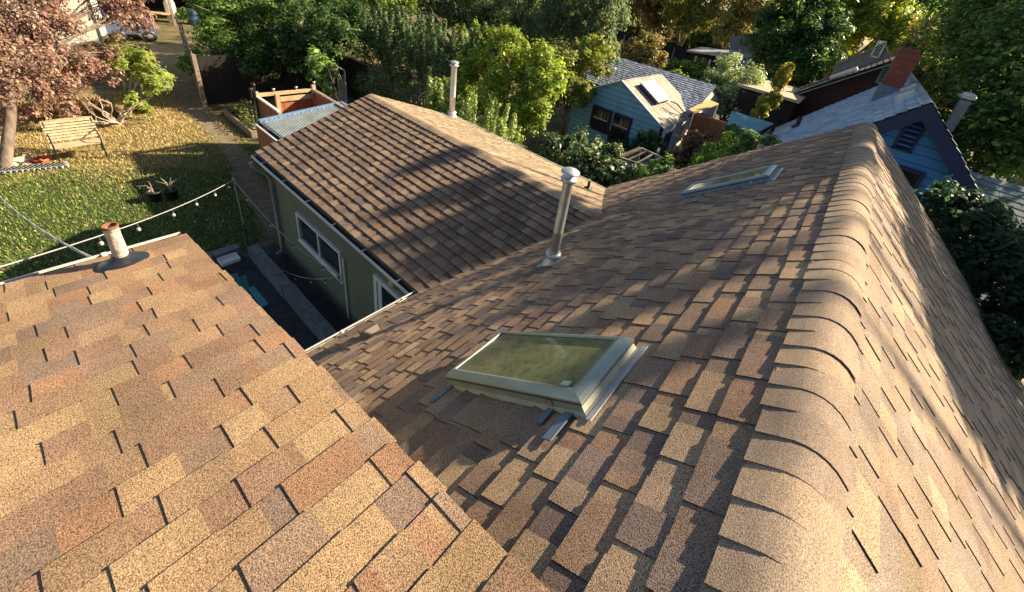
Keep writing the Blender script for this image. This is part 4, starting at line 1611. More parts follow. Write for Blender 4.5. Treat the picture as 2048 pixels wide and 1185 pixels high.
part('frame', 'grey_wood', cf, coldf)
for p in (cA, cB, cC, cD):
    part('leg', 'grey_wood', cf, lambda q: q.box((p.x, p.y, p.z / 2 - .03), (.05, .05, p.z)))

# ---- maroon house with green trim behind
HY = 21.0
ax_, az_ = .72, 5.72
lx_, lz_ = -2.6, 3.15
bw = thing('maroon_house', (ax_, HY + 3, 0), 'dark maroon house with grey green barge boards behind the chimney', 'house')
part('gable_wall', 'maroon_side', bw, lambda q: lap_wall(q, lambda z: (lx_ + .5 if z < lz_ + .4 else lx_ + .5 + (z - lz_ - .4) / (az_ - lz_) * (ax_ - lx_), ax_ + (az_ - max(z, lz_)) * 1.25 - .4), HY + .35, (-.05, az_ - .35), .2))
sl_ = Vector((ax_ - lx_, 0, az_ - lz_)).normalized()
q = MB()
shingles(q, (lx_, HY, lz_), (0, 1, 0), sl_, 5, (Vector((ax_ - lx_, 0, az_ - lz_))).length, [(.2, .17, .15), (.17, .15, .14), (.23, .2, .17)], e=.2, seed=81, butt=.02)
q.build('roof_slope', M['shingle_grey'], bw)
part('roof_slope', 'roof_grey', bw, lambda q: q.face([(ax_, HY, az_), (ax_ + 3.3, HY, lz_), (ax_ + 3.3, HY + 5, lz_), (ax_, HY + 5, az_)]))
part('barge_board', 'green_trim', bw, lambda q: (q.beam((lx_ - .05, HY - .04, lz_ - .14), (ax_, HY - .04, az_ - .14), .04, .2, up=(0, 1, 0)), q.beam((ax_ + 3.3, HY - .04, lz_ - .14), (ax_, HY - .04, az_ - .14), .04, .2, up=(0, 1, 0))))
lv = at(1772, 150, Y=HY + .3)
part('gable_vent', 'green_trim', bw, lambda q: louvre(q, (float(lv[0]), float(lv[2])), .36, .7, HY + .3, 7, .06))
part('skylight', 'galv_white', bw, lambda q: q.box(Vector((-.7, HY + 1.2, az_ - (ax_ + .7) * (az_ - lz_) / (ax_ - lx_))) + Vector((-.6, 0, .78)) * .1, (1.0, .5, .12), fr=(sl_, Vector((0, 1, 0)), sl_.cross(Vector((0, 1, 0))))))
# taller rear gable of the same house
HY2 = 25.0
a2 = at(1770, 87, Y=HY2)
l2 = at(1672, 130, Y=HY2)
part('rear_gable', mat('grey_gable', (.25, .24, .23), .85), bw, lambda q: q.face([(l2[0], HY2, l2[2]), (a2[0], HY2, a2[2]), (a2[0] + 1.5, HY2, a2[2] - 1.9), (a2[0] + 1.5, HY2, 0), (l2[0], HY2, 0)]))
part('rear_barge', 'green_trim', bw, lambda q: (q.beam((l2[0], HY2 - .05, l2[2]), (a2[0], HY2 - .05, a2[2]), .05, .12, up=(0, 1, 0)), q.beam((a2[0], HY2 - .05, a2[2]), (a2[0] + 1.2, HY2 - .05, a2[2] - 1.5), .05, .16, up=(0, 1, 0))))
lv2 = at(1757, 99, Y=HY2 - .1)
part('gable_vent', 'galv_white', bw, lambda q: louvre(q, (float(lv2[0]), float(lv2[2])), .3, .7, HY2 - .05, 7, .06))
# flat tan roof and dark wedge roof in front of it
tf = [at(1535, 178, Y=21), at(1600, 176, Y=22), at(1575, 200, Y=19.5), at(1545, 203, Y=19)]
fl_ = thing('flat_roofed_shed', tuple(np.array(tf).mean(0) * np.array([1, 1, 0])), 'low shed with sunlit tan flat roof behind the blue house', 'shed')
fz = float(np.mean([p[2] for p in tf]))
part('roof', 'tan_flat', fl_, lambda q: q.box((-2.95, 21.3, fz), (2.6, 3.6, .12)))
part('wall', 'dark_wood', fl_, lambda q: q.box((-2.95, 21.3, fz / 2 - .1), (2.3, 3.2, fz - .1)))

# ---- weathered fence and lean-to shelter far behind
FY = 30
f0, f1 = at(1300, 80, Y=FY), at(1400, 110, Y=FY)
bf = thing('board_fence', (float(f0[0]), FY, 0), 'tall dark board fence across the back yards with pale posts', 'fence')
part('boards', 'dark_wood', bf, lambda q: boards(q, (f0[0] - 4, FY, 0), (f1[0] + 3, FY, 0), 0, float(f0[2]) + .1, wd=.2))
for k in range(8):
    part('post', 'grey_wood', bf, lambda q: q.box((f0[0] - 3.5 + k * 1.4, FY - .08, 1.5), (.1, .08, 3.2)))
sr = [at(1374, 100, Y=28), at(1455, 112, Y=28), at(1476, 103, Y=31), at(1404, 94, Y=31)]
ls = thing('lean_to_shelter', tuple(np.array(sr).mean(0) * np.array([1, 1, 0])), 'open shelter with pale flat roof on white posts by the board fence', 'shelter')
part('roof', 'galv_white', ls, lambda q: (q.face(sr), q.face([p - np.array([0, 0, .12]) for p in sr]), q.face([sr[0], sr[1], sr[1] - np.array([0, 0, .12]), sr[0] - np.array([0, 0, .12])])))
for u in (1388, 1403, 1418):
    pz = at(u, 125, Y=28)
    part('post', 'white', ls, lambda q: q.box((pz[0], 28.1, sr[0][2] / 2 - .15), (.1, .1, sr[0][2] - .2)))
part('back_wall', 'maroon_side', ls, lambda q: q.box(((sr[0][0] + sr[1][0]) / 2, 29.6, sr[0][2] / 2 - .1), (2.9, .1, sr[0][2] - .3)))
bw2 = at(1470, 120, Y=29)
hs_ = thing('small_outbuilding', (float(bw2[0]), 29, 0), 'small pale blue outbuilding beside the open shelter', 'outbuilding')
part('wall', mat('pale_blue_board', (.3, .4, .5), .6), hs_, lambda q: lap_wall(q, lambda z: (bw2[0] - .55, bw2[0] + .9), 29, (-.05, float(bw2[2]) + .55), .2))
part('roof', 'roof_grey', hs_, lambda q: q.beam((bw2[0] - .7, 29.6, bw2[2] + .5), (bw2[0] + 1.6, 29.6, bw2[2] + 1.3), 1.6, .08, up=(0, 1, 0)))

# ---- far left: pale house, car, propane tank, carport
pw = thing('pale_house', (-27.4, 1.0, 0), 'pale cream house wall with white corner board behind the pinkish tree', 'house')
part('wall', 'pale_wall', pw, lambda q: (q.face([(-27, 3.2, -.05), (-27, -6, -.05), (-27, -6, 5.5), (-27, 3.2, 5.5)]), q.face([(-27, 3.2, -.05), (-33, 3.2, -.05), (-33, 3.2, 5.5), (-27, 3.2, 5.5)])))
part('corner_board', 'white', pw, lambda q: (q.box((-26.97, 3.15, 2.7), (.08, .2, 5.4))))
part('roof', 'roof_grey', pw, lambda q: q.box((-30, -1.2, 5.65), (7, 9.6, .25)))
cpos = at(285, 84, Z=0)
tr_ = thing('utility_trailer', (float(cpos[0]), float(cpos[1]), 0), 'blue grey box trailer parked in shade beside the pale house', 'trailer')
cx0, cy0 = float(cpos[0]) - .9, float(cpos[1])
part('body', 'car_paint', tr_, lambda q: q.mesh([(cx0 + .8, cy0 - 1.2, .35), (cx0 + .8, cy0 + .75, .35), (cx0 - 1, cy0 + .75, .35), (cx0 - 1, cy0 - 1.2, .35),
                                                 (cx0 + .72, cy0 - 1.15, 1.25), (cx0 + .7, cy0 + .45, 1.25), (cx0 - .9, cy0 + .45, 1.32), (cx0 - .9, cy0 - 1.15, 1.32)],
                                                [(0, 1, 5, 4), (1, 2, 6, 5), (2, 3, 7, 6), (3, 0, 4, 7), (4, 5, 6, 7), (0, 1, 2, 3)]))
part('lid', 'navy', tr_, lambda q: q.box((cx0 - .1, cy0 - .35, 1.33), (1.75, 1.75, .06)))
for s_i in (-.75, .35):
    wh = part('wheel', 'black', tr_, lambda q: q.lathe((cx0 + .74, cy0 + s_i, .24), [(.002, .1), (.17, .1), (.26, .08), (.28, .04), (.28, -.05), (.26, -.1)], 18, axis=(1, 0, 0)))
    part('rim', 'roof_grey', wh, lambda q: q.lathe((cx0 + .845, cy0 + s_i, .24), [(.12, 0), (.1, .012), (.03, .006), (.002, .02)], 12, axis=(1, 0, 0)))
tk = at(347, 44, Z=0)
tb_ = thing('work_table', (float(tk[0]) + .1, float(tk[1]) - .35, 0), 'pale folding work table under the dark carport', 'table')
part('tabletop', 'pine', tb_, lambda q: q.box((tk[0] + .1, tk[1] - .5, .5), (.9, 1.1, .05)))
for a in (-.4, .4):
    for b in (-.48, .48):
        part('leg', 'grey_wood', tb_, lambda q: q.box((tk[0] + .1 + a, tk[1] - .5 + b, .23), (.06, .06, .52)))
o = MB()
o.lathe((tk[0], tk[1], -.04), [(.2, 0), (.24, .1), (.25, .5), (.25, 1.1), (.2, 1.25), (.1, 1.32), (.08, 1.45), (.002, 1.47)], 20)
tag(o.build('water_heater', M['white'], None, origin=(tk[0], tk[1], 0)), 'old white water heater tank standing in the dark carport', 'tank')
bi = at(388, 48, Z=0)
bn_ = thing('barrel', (float(bi[0]), float(bi[1]), 0), 'blue plastic barrel at the edge of the dark carport', 'barrel')
part('drum', 'blue_plastic', bn_, lambda q: q.lathe((bi[0], bi[1], -.04), [(.25, 0), (.29, .1), (.29, .3), (.3, .32), (.29, .34), (.29, .62), (.3, .64), (.29, .66), (.28, .88), (.22, .9), (.002, .9)], 18))
cpt = thing('carport', (-34, 7, 0), 'dark open fronted carport at the far end of the path', 'carport')
part('roof', 'roof_grey', cpt, lambda q: q.box((-36.2, 8.2, 2.75), (7, 9.5, .2)))
part('wall', 'dark_wood', cpt, lambda q: (q.box((-38.5, 8.2, 1.3), (.15, 9, 2.7)), q.box((-36, 12.4, 1.3), (5, .15, 2.7))))
for y in (4.3, 6.9, 11):
    part('post', 'grey_wood', cpt, lambda q: q.box((-33, y, 1.3), (.12, .12, 2.7)))
part('fascia', 'green_trim', cpt, lambda q: q.box((-32.7, 8.2, 2.72), (.06, 9.5, .26)))

# ---- weathered gate and hose beside the path
wg = thing('plank_gate', (-21.4, 4.75, 0), 'weathered upright plank gate standing open beside the path', 'gate')
part('panel', 'grey_wood', wg, lambda q: boards(q, (-23.8, 5.15, 0), (-18.5, 4.15, 0), -.03, 1.75, wd=.17))
part('rail', 'grey_wood', wg, lambda q: (q.beam((-23.8, 5.11, 1.5), (-18.5, 4.11, 1.5), .09, .05), q.beam((-23.8, 5.11, .4), (-18.5, 4.11, .4), .09, .05)))
for x, y in ((-18.4, 4.13), (-23.9, 5.17)):
    part('post', 'grey_wood', wg, lambda q: q.box((x, y, .93), (.12, .12, 1.92)))
hs0 = at(375, 150, Z=.3)
o = MB()
o.tube([(hs0[0] + a, hs0[1] + b, z) for a, b, z in ((-.6, -.4, 0), (-.3, -.35, .05), (0, -.1, .02), (.1, .15, .25), (-.2, .25, .5), (-.5, .28, .62))], .02, 7)
tag(o.build('garden_hose', M['pvc'], None, origin=tuple(hs0)), 'pale hose looped on the ground beside the plank gate', 'hose')
bk = thing('shade_fence', (-20, 8.2, 0), 'fence behind the fruit trees, near black to carry the deep shade there', 'fence')
part('boards', 'dark_wood', bk, lambda q: (boards(q, (-18.7, 4.3, 0), (-18.7, 9.2, 0), -.03, 1.75, wd=.2), boards(q, (-18.6, 9.2, 0), (-16.2, 9.2, 0), -.03, 1.75, wd=.2)))  # boards near black, deep tree shade put into their colour

# ================================================================== PLANTS
def C(u, v, r, X=None, Y=None, rz=None, ry=None):
    p = at(u, v, X=X, Y=Y)
    return (p[0], p[1], p[2], r, ry or r, rz or r)


PINK = [(.17, .09, .07), (.23, .14, .1), (.11, .055, .048), (.27, .2, .125), (.16, .115, .07), (.2, .11, .085)]
GRN = [(.07, .13, .03), (.1, .17, .035), (.05, .1, .025), (.13, .19, .05)]
DKG = [(.025, .055, .018), (.035, .075, .022), (.05, .095, .03), (.02, .045, .016)]
BRT = [(.17, .23, .035), (.22, .27, .045), (.12, .18, .03), (.25, .28, .07), (.085, .13, .025)]
OLV = [(.14, .15, .045), (.18, .17, .055), (.1, .115, .035), (.2, .175, .06)]
YEL = [(.2, .24, .03), (.17, .22, .03), (.11, .16, .03), (.26, .26, .04)]
GRY = [(.22, .26, .14), (.18, .23, .1), (.28, .31, .18), (.13, .17, .075)]
CON = [(.075, .11, .055), (.11, .15, .065), (.055, .085, .045), (.15, .17, .07)]
RUS = [(.2, .115, .05), (.23, .14, .06), (.13, .13, .045), (.14, .16, .05)]

# pinkish tree on the lawn's edge
plant('ornamental_tree', 'pinkish brown leaved tree with pale trunk at the left edge of the lawn', 'tree', (-15.6, -.6, -.04),
      [C(10, 90, 1.0, X=-17), C(70, 40, .95, X=-17.5), C(60, 150, .95, X=-17.3), C(115, 125, .7, X=-17.8), C(-40, 170, 1.0, X=-16.5), C(180, 150, .62, X=-18.2), C(215, 125, .5, X=-18.4),
       C(240, 20, .75, X=-18.6), C(275, 45, .5, X=-18.8), C(120, 200, .6, X=-18), C(40, 225, .5, X=-17.6), C(90, -30, .8, X=-17.5), C(230, -30, .9, X=-18.5)],
      36000, .085, PINK, mat_='leaf_dry', trunk_r=.115, bark='bark', sub=30, sub_r=.3, aspect=.5, trunk_h=2.3, droop=(0, 0, -1))
# gnarled shrub with big light leaves
plant('gnarled_shrub', 'sprawling shrub with bare twisted pale branches and light green leaves behind the bench', 'shrub', (-17.7, 1.75, -.04),
      [C(275, 130, .5, X=-18.3), C(300, 160, .52, X=-18.2), C(322, 172, .32, X=-18.2), C(265, 200, .3, X=-17.9), C(285, 222, .22, X=-17.8), C(240, 120, .35, X=-18.6), C(262, 140, .3, X=-18.6)],
      6200, .14, [(.2, .24, .06), (.15, .2, .05), (.25, .27, .09)], trunk_r=.06, bark='bark_pale', sub=16, sub_r=.38, aspect=.42)
gs = MB()
for k in range(13):
    a0_ = random.uniform(-2.6, .9)
    p0 = Vector((-17.7, 1.75, -.02))
    pts_ = [p0]
    dv = Vector((math.cos(a0_) * .5, math.sin(a0_) * .9, random.uniform(.35, 1.1)))
    for q in range(6):
        dv = (dv + Vector((random.uniform(-.7, .7), random.uniform(-.7, .7), random.uniform(-.35, .35)))).normalized()
        pts_.append(pts_[-1] + dv * random.uniform(.14, .26))
    gs.tube(pts_, [.035, .03, .026, .02, .016, .012, .006], 6)
gso = bpy.data.objects['gnarled_shrub']
gs.build('bare_branch', M['bark_pale'], gso)
plant('dry_shrub', 'low dry bush of thin twigs under the pinkish tree', 'shrub', (-18.6, .6, -.04),
      [C(150, 225, .55, X=-18.6), C(80, 235, .45, X=-18.8), C(200, 225, .4, X=-18.4)], 5000, .07, [(.2, .13, .08), (.25, .2, .1), (.14, .09, .06), (.12, .12, .05)], trunk_r=.03, sub=20)
plant('climbing_shrub', 'sandy brown leafless shrub against the pale house', 'shrub', (-22, 2.2, -.04),
      [C(250, 110, .7, X=-22), C(200, 115, .6, X=-22.4)], 4500, .1, [(.3, .22, .12), (.24, .2, .09), (.2, .14, .08)], trunk_r=.04)

# fruit trees over the dark corner
plant('fruit_tree', 'wide bright topped fruit tree at the end of the path', 'tree', (-20.2, 5.7, -.04),
      [C(410, 128, .75, X=-19.5, rz=.5), C(470, 95, 1.05, X=-20, rz=.8), C(440, 60, 1.0, X=-20.8), C(500, 50, 1.1, X=-20.8), C(520, 110, .95, X=-19.6, rz=.65), C(420, 20, 1.0, X=-21), C(480, 5, 1.2, X=-21.5), C(560, 135, .6, X=-19)],
      26000, .12, GRN + [(.17, .22, .06)], trunk_r=.13, sub=22, sub_r=.34, trunk_h=1.5)
plant('fruit_tree', 'darker fruit tree in the middle of the group, with a bare ladder end in it', 'tree', (-19.8, 7.3, -.04),
      [C(560, 85, 1.0, X=-18.4), C(610, 100, .9, X=-17.6, rz=.7), C(580, 40, 1.1, X=-19.5), C(650, 70, .9, X=-17.2), C(690, 85, .8, X=-16.2), C(670, 35, 1.2, X=-20), C(720, 60, 1.1, X=-18.5), C(520, 130, .6, X=-18.2), C(600, 135, .5, X=-17.4), C(620, 10, 1.2, X=-22), C(540, -10, 1.3, X=-22.5)],
      34000, .12, DKG + [(.07, .12, .03), (.1, .15, .04)], trunk_r=.13, sub=22, sub_r=.34, trunk_h=1.5)
for k, (u, v) in enumerate(((601, 50), (606, 52))):
    pass
a = at(597, 60, X=-18.6)
b = at(605, 30, X=-18.6)
o = MB()
o.beam(a, b, .05, .03)
o.beam(a + (b - a) * .6 + np.array([0, .05, -.4]), a + (b - a) * .62 + np.array([0, -.03, 0]), .04, .03)
tag(o.build('stake', M['bark_pale'], None, origin=tuple(a)), 'pale forked wooden prop sticking out of the fruit trees', 'stake')
plant('sapling', 'small sunlit sapling with big light leaves in front of the lattice', 'tree', (-13.0, 6.9, -.04),
      [C(632, 122, .36, Y=7.1), C(652, 135, .36, Y=7.1), C(648, 165, .33, Y=7.0), C(662, 188, .25, Y=7.0), C(625, 150, .22, Y=7.1)],
      2400, .17, [(.16, .24, .07), (.12, .2, .05), (.22, .28, .1), (.08, .14, .04)], trunk_r=.03, sub=13, sub_r=.4, aspect=.5)
# tall hedge of upright shoots
tips = []
for k in range(120):
    x = RNG.uniform(-18.0, -11.3)
    y = RNG.uniform(9.6, 11.6)
    tips.append((x, y, RNG.uniform(2.9, 4.3) + .06 * (x + 14), RNG.uniform(.8, 1.5)))
shoots('hedge', 'tall loose hedge of dark upright leafy shoots behind the wing', 'hedge', (-13, 9.9, -.04), tips, 190, .105, [(.08, .13, .045), (.05, .085, .03), (.12, .17, .06), (.15, .19, .08), (.035, .06, .022)], spread=.13,
       body=[(-15.2, 9.0, .9, 1.3, .6, 1.0), (-13.4, 8.9, .9, 1.2, .6, 1.0), (-17.3, 10.4, 1.7, 1.4, 1, 1.6), (-15.3, 10.4, 1.7, 1.4, 1, 1.7), (-13.3, 10.4, 1.8, 1.4, 1, 1.8)], body_n=18000)
tips = []
for k in range(30):
    x = RNG.uniform(-11.2, -6.6)
    tips.append((x, RNG.uniform(7.9, 8.6), RNG.uniform(2.5, 3.15) - .02 * abs(x + 9), RNG.uniform(.7, 1.2)))
shoots('hedge', 'light green upright shoots rising just behind the wing roof', 'hedge', (-9, 8.3, -.04), tips, 210, .085, [(.22, .28, .07), (.17, .23, .05), (.27, .32, .1), (.1, .16, .035)], spread=.12,
       body=[(-10, 8.3, 1.2, 1.3, .5, 1.2), (-8, 8.3, 1.2, 1.3, .5, 1.2)], body_n=8000)
# big bright bush
plant('large_bush', 'big sunlit yellow green bush between the wing and the blue shed', 'bush', (-9.2, 10.8, -.04),
      [C(900, 120, .75, Y=11), C(955, 125, .95, Y=10.8), C(1020, 115, .9, Y=11), C(1075, 135, .8, Y=11), C(1095, 185, .85, Y=10.6), C(1010, 190, 1.05, Y=10.2), C(930, 190, .9, Y=10.3), C(870, 150, .75, Y=10.8), C(880, 210, .6, Y=10.2),
       C(1060, 240, .75, Y=10), C(1020, 265, .5, Y=9.6), C(980, 85, .35, Y=11.2, rz=.6), C(920, 80, .3, Y=11.3, rz=.6), C(1010, 80, .25, Y=11.2, rz=.5), C(950, 75, .22, Y=11.3, rz=.6)],
      44000, .115, BRT, trunk_r=.1, sub=30, sub_r=.27, trunk_h=1.6)
plant('tall_shrub', 'sunlit loose shrub hugging the left side of the blue shed', 'shrub', (-9.3, 14.0, -.04),
      [C(1150, 150, .95, Y=13.6), C(1185, 120, .9, Y=14.6), C(1130, 190, .8, Y=13), C(1165, 195, .5, Y=13), C(1110, 130, .7, Y=13.6)],
      17000, .12, BRT + OLV + [(.16, .14, .05)], trunk_r=.08, sub=26, sub_r=.3)
plant('conifer', 'big shaggy grey green conifer behind the bright bush', 'tree', (-10.5, 18.5, -.04),
      [C(1000, 15, 1.6, Y=18), C(1080, 20, 1.7, Y=18), C(1160, 15, 1.7, Y=18), C(1215, 50, 1.2, Y=18), C(1110, 75, 1.5, Y=17), C(1180, 95, 1.1, Y=17), C(1040, 80, 1.2, Y=17), C(1120, -60, 2, Y=18.5), C(1200, -30, 1.6, Y=18.5), C(1215, 100, .7, Y=17)],
      44000, .19, CON, trunk_r=.25, sub=34, sub_r=.26, aspect=.28, droop=(.3, -.3, -.8))
plant('dark_tree', 'deep green shaded tree left of the conifer', 'tree', (-15, 16.5, -.04),
      [C(740, 15, 1.4, Y=15), C(820, 25, 1.5, Y=15.5), C(900, 30, 1.4, Y=16), C(700, 60, 1.1, Y=14), C(790, 70, 1.0, Y=14), C(860, -40, 2, Y=17), C(960, 50, 1.0, Y=16.5)],
      26000, .17, DKG + CON, trunk_r=.2, sub=26, sub_r=.3, aspect=.4)
plant('olive_tree', 'yellow green tree top at the upper edge left of the dark one', 'tree', (-22, 13.5, -.04),
      [C(690, 10, 1.3, X=-22), C(640, -10, 1.4, X=-24), C(760, -10, 1.3, X=-20.5), C(820, 5, .7, Y=14)], 12000, .16, BRT + GRN, trunk_r=.16, sub=24)
plant('autumn_shrub', 'reddish tinged shrub behind the shed roof', 'shrub', (-10.6, 20.5, -.04),
      [C(1290, 95, .85, Y=20), C(1270, 125, .9, Y=19.5), C(1305, 120, .7, Y=20), C(1240, 120, .8, Y=19)], 11000, .14, RUS + OLV, trunk_r=.07, sub=24)
plant('vine_mound', 'low dark vine covered mound in front of the board fence', 'shrub', (-8.6, 23, -.04),
      [C(1340, 140, 1.1, Y=22, rz=.6), C(1400, 145, 1.1, Y=23, rz=.6), C(1350, 165, .7, Y=20, rz=.5), C(1310, 160, .6, Y=20)], 11000, .14, DKG + GRN + BRT, trunk_r=.06, sub=28)
# laurels between the houses
for k, (lab, cl, n) in enumerate((('glossy dark laurel at the corner where both roofs meet', [C(1110, 300, .55, Y=9.0), C(1160, 300, .6, Y=9.4), C(1200, 350, .6, Y=8.8), C(1150, 340, .6, Y=8.6)], 7500),
                                  ('glossy dark laurel in front of the shed window', [C(1215, 325, .5, Y=9.4), C(1250, 358, .5, Y=8.9), C(1232, 345, .4, Y=9.2)], 6500),
                                  ('light topped laurel right of the timber cold frame', [C(1322, 350, .42, Y=9.1), C(1290, 362, .4, Y=8.8)], 4500))):
    bs = np.mean([c[:3] for c in cl], 0)
    plant('laurel', lab, 'shrub', (bs[0], bs[1], -.04), cl, n, .12, [DKG + [(.06, .12, .03)], DKG + [(.08, .14, .04)], GRN][k] + ([(.3, .3, .14)] if k < 2 else []), mat_='leaf_dark', trunk_r=.05, sub=22, sub_r=.32, aspect=.42, group='laurels between the two houses')
tips = [tuple(at(1150, 278, Y=10)) + (.5,), tuple(at(1190, 290, Y=10)) + (.4,), tuple(at(1130, 285, Y=10)) + (.4,), tuple(at(1200, 300, Y=9.6)) + (.3,)]
shoots('young_laurel', 'pale young shoots above the laurels in front of the blue wall', 'shrub', (-6.4, 10, -.04), tips, 170, .12, [(.28, .3, .16), (.2, .24, .1), (.1, .16, .05)], spread=.14)
plant('round_bush', 'small round dark bush against the blue shed wall', 'bush', (-5.3, 13.1, -.04), [C(1298, 285, .48, Y=12.9), C(1290, 300, .45, Y=12.6)], 5200, .07, DKG, trunk_r=.04, sub=24)
plant('dark_vine', 'dark climbing vine below the shed window', 'vine', (-7.0, 13.3, -.04), [C(1222, 285, .22, Y=13.2, rz=.5), C(1245, 300, .4, Y=13, rz=.4)], 2500, .08, DKG, trunk_r=.03, sub=14)
plant('copper_bush', 'rounded bush with copper leaves and yellowish sunlit top', 'bush', (-3.9, 12.4, -.04), [C(1382, 300, .55, Y=12), C(1402, 292, .5, Y=12.2), C(1360, 322, .45, Y=11.4), C(1405, 325, .5, Y=11.4)], 11000, .09, [(.09, .05, .035), (.13, .075, .045), (.3, .22, .09), (.06, .035, .03), (.2, .14, .06)], trunk_r=.06, sub=26)
plant('bamboo_clump', 'feathery bright green clump beside our far roof edge', 'bush', (-2.8, 10.4, -.04), [C(1430, 318, .36, Y=10.2, rz=.5), C(1455, 303, .33, Y=10.6, rz=.5), C(1398, 338, .33, Y=9.7), C(1440, 330, .33, Y=9.6)], 6500, .13, [(.11, .2, .03), (.15, .24, .04), (.08, .15, .03)], trunk_r=.03, sub=22, aspect=.2, droop=(.2, -.2, -.6))
plant('herb_clump', 'grey leaved tall weeds along the foot of the blue house', 'plant', (-1.9, 10.6, -.04), [C(1478, 285, .35, Y=11.5, rz=.45), C(1500, 297, .33, Y=10.2, rz=.4), C(1462, 268, .28, Y=12.3), C(1540, 288, .22, Y=10)], 5000, .11, [(.09, .15, .06), (.14, .19, .09), (.07, .11, .04)], trunk_r=.02, sub=20, aspect=.25)
plant('grey_bush', 'round silvery green bush right of the blue shed', 'bush', (-4.8, 21, -.04), [C(1462, 165, 1.28, Y=21), C(1500, 183, 1.15, Y=21), C(1430, 176, .95, Y=21.3), C(1475, 205, 1.05, Y=20.5), C(1512, 212, .7, Y=20.5), C(1445, 212, .7, Y=20.5)], 22000, .12, GRY, trunk_r=.1, sub=34, sub_r=.25)
plant('golden_shrub', 'golden leaved loose shrub by the tan flat roof', 'shrub', (-2.6, 18.5, -.04), [C(1558, 168, .3, Y=18.8, rz=.65), C(1572, 150, .22, Y=18.8, rz=.5), C(1532, 210, .4, Y=18), C(1548, 195, .3, Y=18.2), C(1520, 225, .35, Y=17.4)], 5200, .11, YEL + [(.3, .22, .05), (.26, .18, .05)], trunk_r=.04, sub=18, sub_r=.34)
# trees along the upper right edge
plant('backyard_tree', 'brown olive tree behind the board fence', 'tree', (-16.5, 38, -.04), [C(1290, 20, 2.0, Y=36), C(1340, 10, 1.9, Y=36), C(1260, -20, 2.2, Y=38), C(1320, 50, 1.3, Y=36)], 12000, .26, [(.09, .07, .035), (.07, .065, .03), (.12, .09, .04)], trunk_r=.2)
plant('backyard_tree', 'olive yellow tree with sunlit flank above the fence', 'tree', (-13, 35, -.04), [C(1380, 20, 1.6, Y=34), C(1395, 45, 1.1, Y=34), C(1350, 0, 1.5, Y=34.5), C(1370, 60, .9, Y=33.6)], 12000, .22, OLV + YEL[:1], trunk_r=.2)
plant('backyard_tree', 'straw green tree above the open shelter', 'tree', (-9.5, 35, -.04), [C(1470, 45, 1.7, Y=34), C(1510, 30, 1.7, Y=34), C(1440, 15, 1.5, Y=35), C(1450, 75, .9, Y=33), C(1500, -20, 2, Y=35)], 16000, .22, OLV + [(.24, .21, .09)], trunk_r=.2)
plant('spreading_tree', 'broad dark green tree between the shelter and the maroon house', 'tree', (-5.5, 27.5, -.04), [C(1540, 110, 1.5, Y=26.5), C(1590, 90, 1.7, Y=27), C(1640, 75, 1.6, Y=28), C(1570, 40, 1.8, Y=28.5), C(1540, 65, 1.3, Y=28), C(1600, 140, 1.1, Y=25.5), C(1650, 115, 1.0, Y=26.5), C(1560, 150, .9, Y=25), C(1620, 30, 1.6, Y=29)], 30000, .18, DKG + GRN[:2], trunk_r=.22, sub=28)
plant('sunlit_tree', 'bright yellow green tree catching the sun above the maroon house', 'tree', (-2.5, 33, -.04), [C(1690, 40, 1.8, Y=32), C(1740, 60, 1.6, Y=31.5), C(1780, 40, 1.7, Y=32), C(1660, 10, 1.9, Y=33), C(1800, 80, 1.2, Y=31), C(1730, 5, 1.9, Y=33), C(1690, 80, 1.2, Y=30.5), C(1780, 110, 1.0, Y=30)], 28000, .2, YEL + BRT, trunk_r=.22, sub=28)
plant('background_conifer', 'dark bluish conifer at the top edge right of the sunlit tree', 'tree', (2.5, 45, -.04), [C(1850, 25, 2.0, Y=44), C(1880, 45, 2.2, Y=44), C(1830, 60, 2.0, Y=43), C(1880, 5, 1.6, Y=45)], 14000, .25, [(.02, .04, .035), (.03, .05, .04), (.04, .06, .045)], trunk_r=.25, aspect=.3)
plant('russet_tree', 'russet and yellow tree behind the brick chimney', 'tree', (3.2, 27, -.04), [C(1850, 130, 1.4, Y=26), C(1890, 110, 1.4, Y=27), C(1870, 180, 1.3, Y=25), C(1830, 110, .9, Y=27), C(1910, 160, 1.2, Y=25.5), C(1860, 75, 1.2, Y=29)], 20000, .16, RUS + YEL[2:] + OLV, trunk_r=.18, sub=28)
plant('side_tree', 'big dark green tree filling the upper right corner', 'tree', (6.3, 19, -.04), [C(1960, 60, 1.6, Y=21), C(2010, 110, 1.7, Y=20), C(1960, 160, 1.3, Y=20), C(2030, 210, 1.6, Y=18), C(1985, 260, 1.3, Y=17.5), C(1940, 250, 1.0, Y=18.5), C(2040, 30, 1.8, Y=21), C(1990, 320, 1.1, Y=16.5), C(1935, 100, 1.2, Y=22), C(2040, 320, 1.3, Y=15.5), C(2080, 150, 2, Y=18), C(1920, 20, 1.4, Y=23), C(2100, 280, 1.8, Y=16)] + [(p_[0] + S.x * t_, p_[1] + S.y * t_, p_[2] + S.z * t_, r_, r_, r_ * .8) for p_, t_, r_ in (((.6, 12.2, 4.8), 10.5, 1.5), ((.4, 14.6, 4.7), 10.5, 1.6), ((.3, 17.2, 4.6), 10, 1.5), ((-1.2, 14, 3.2), 12.5, 1.6))], 60000, .16, DKG + GRN + [(.16, .18, .04)], trunk_r=.25, sub=30)  # trailing clumps are unseen, added up-sun to shade the blue house roof
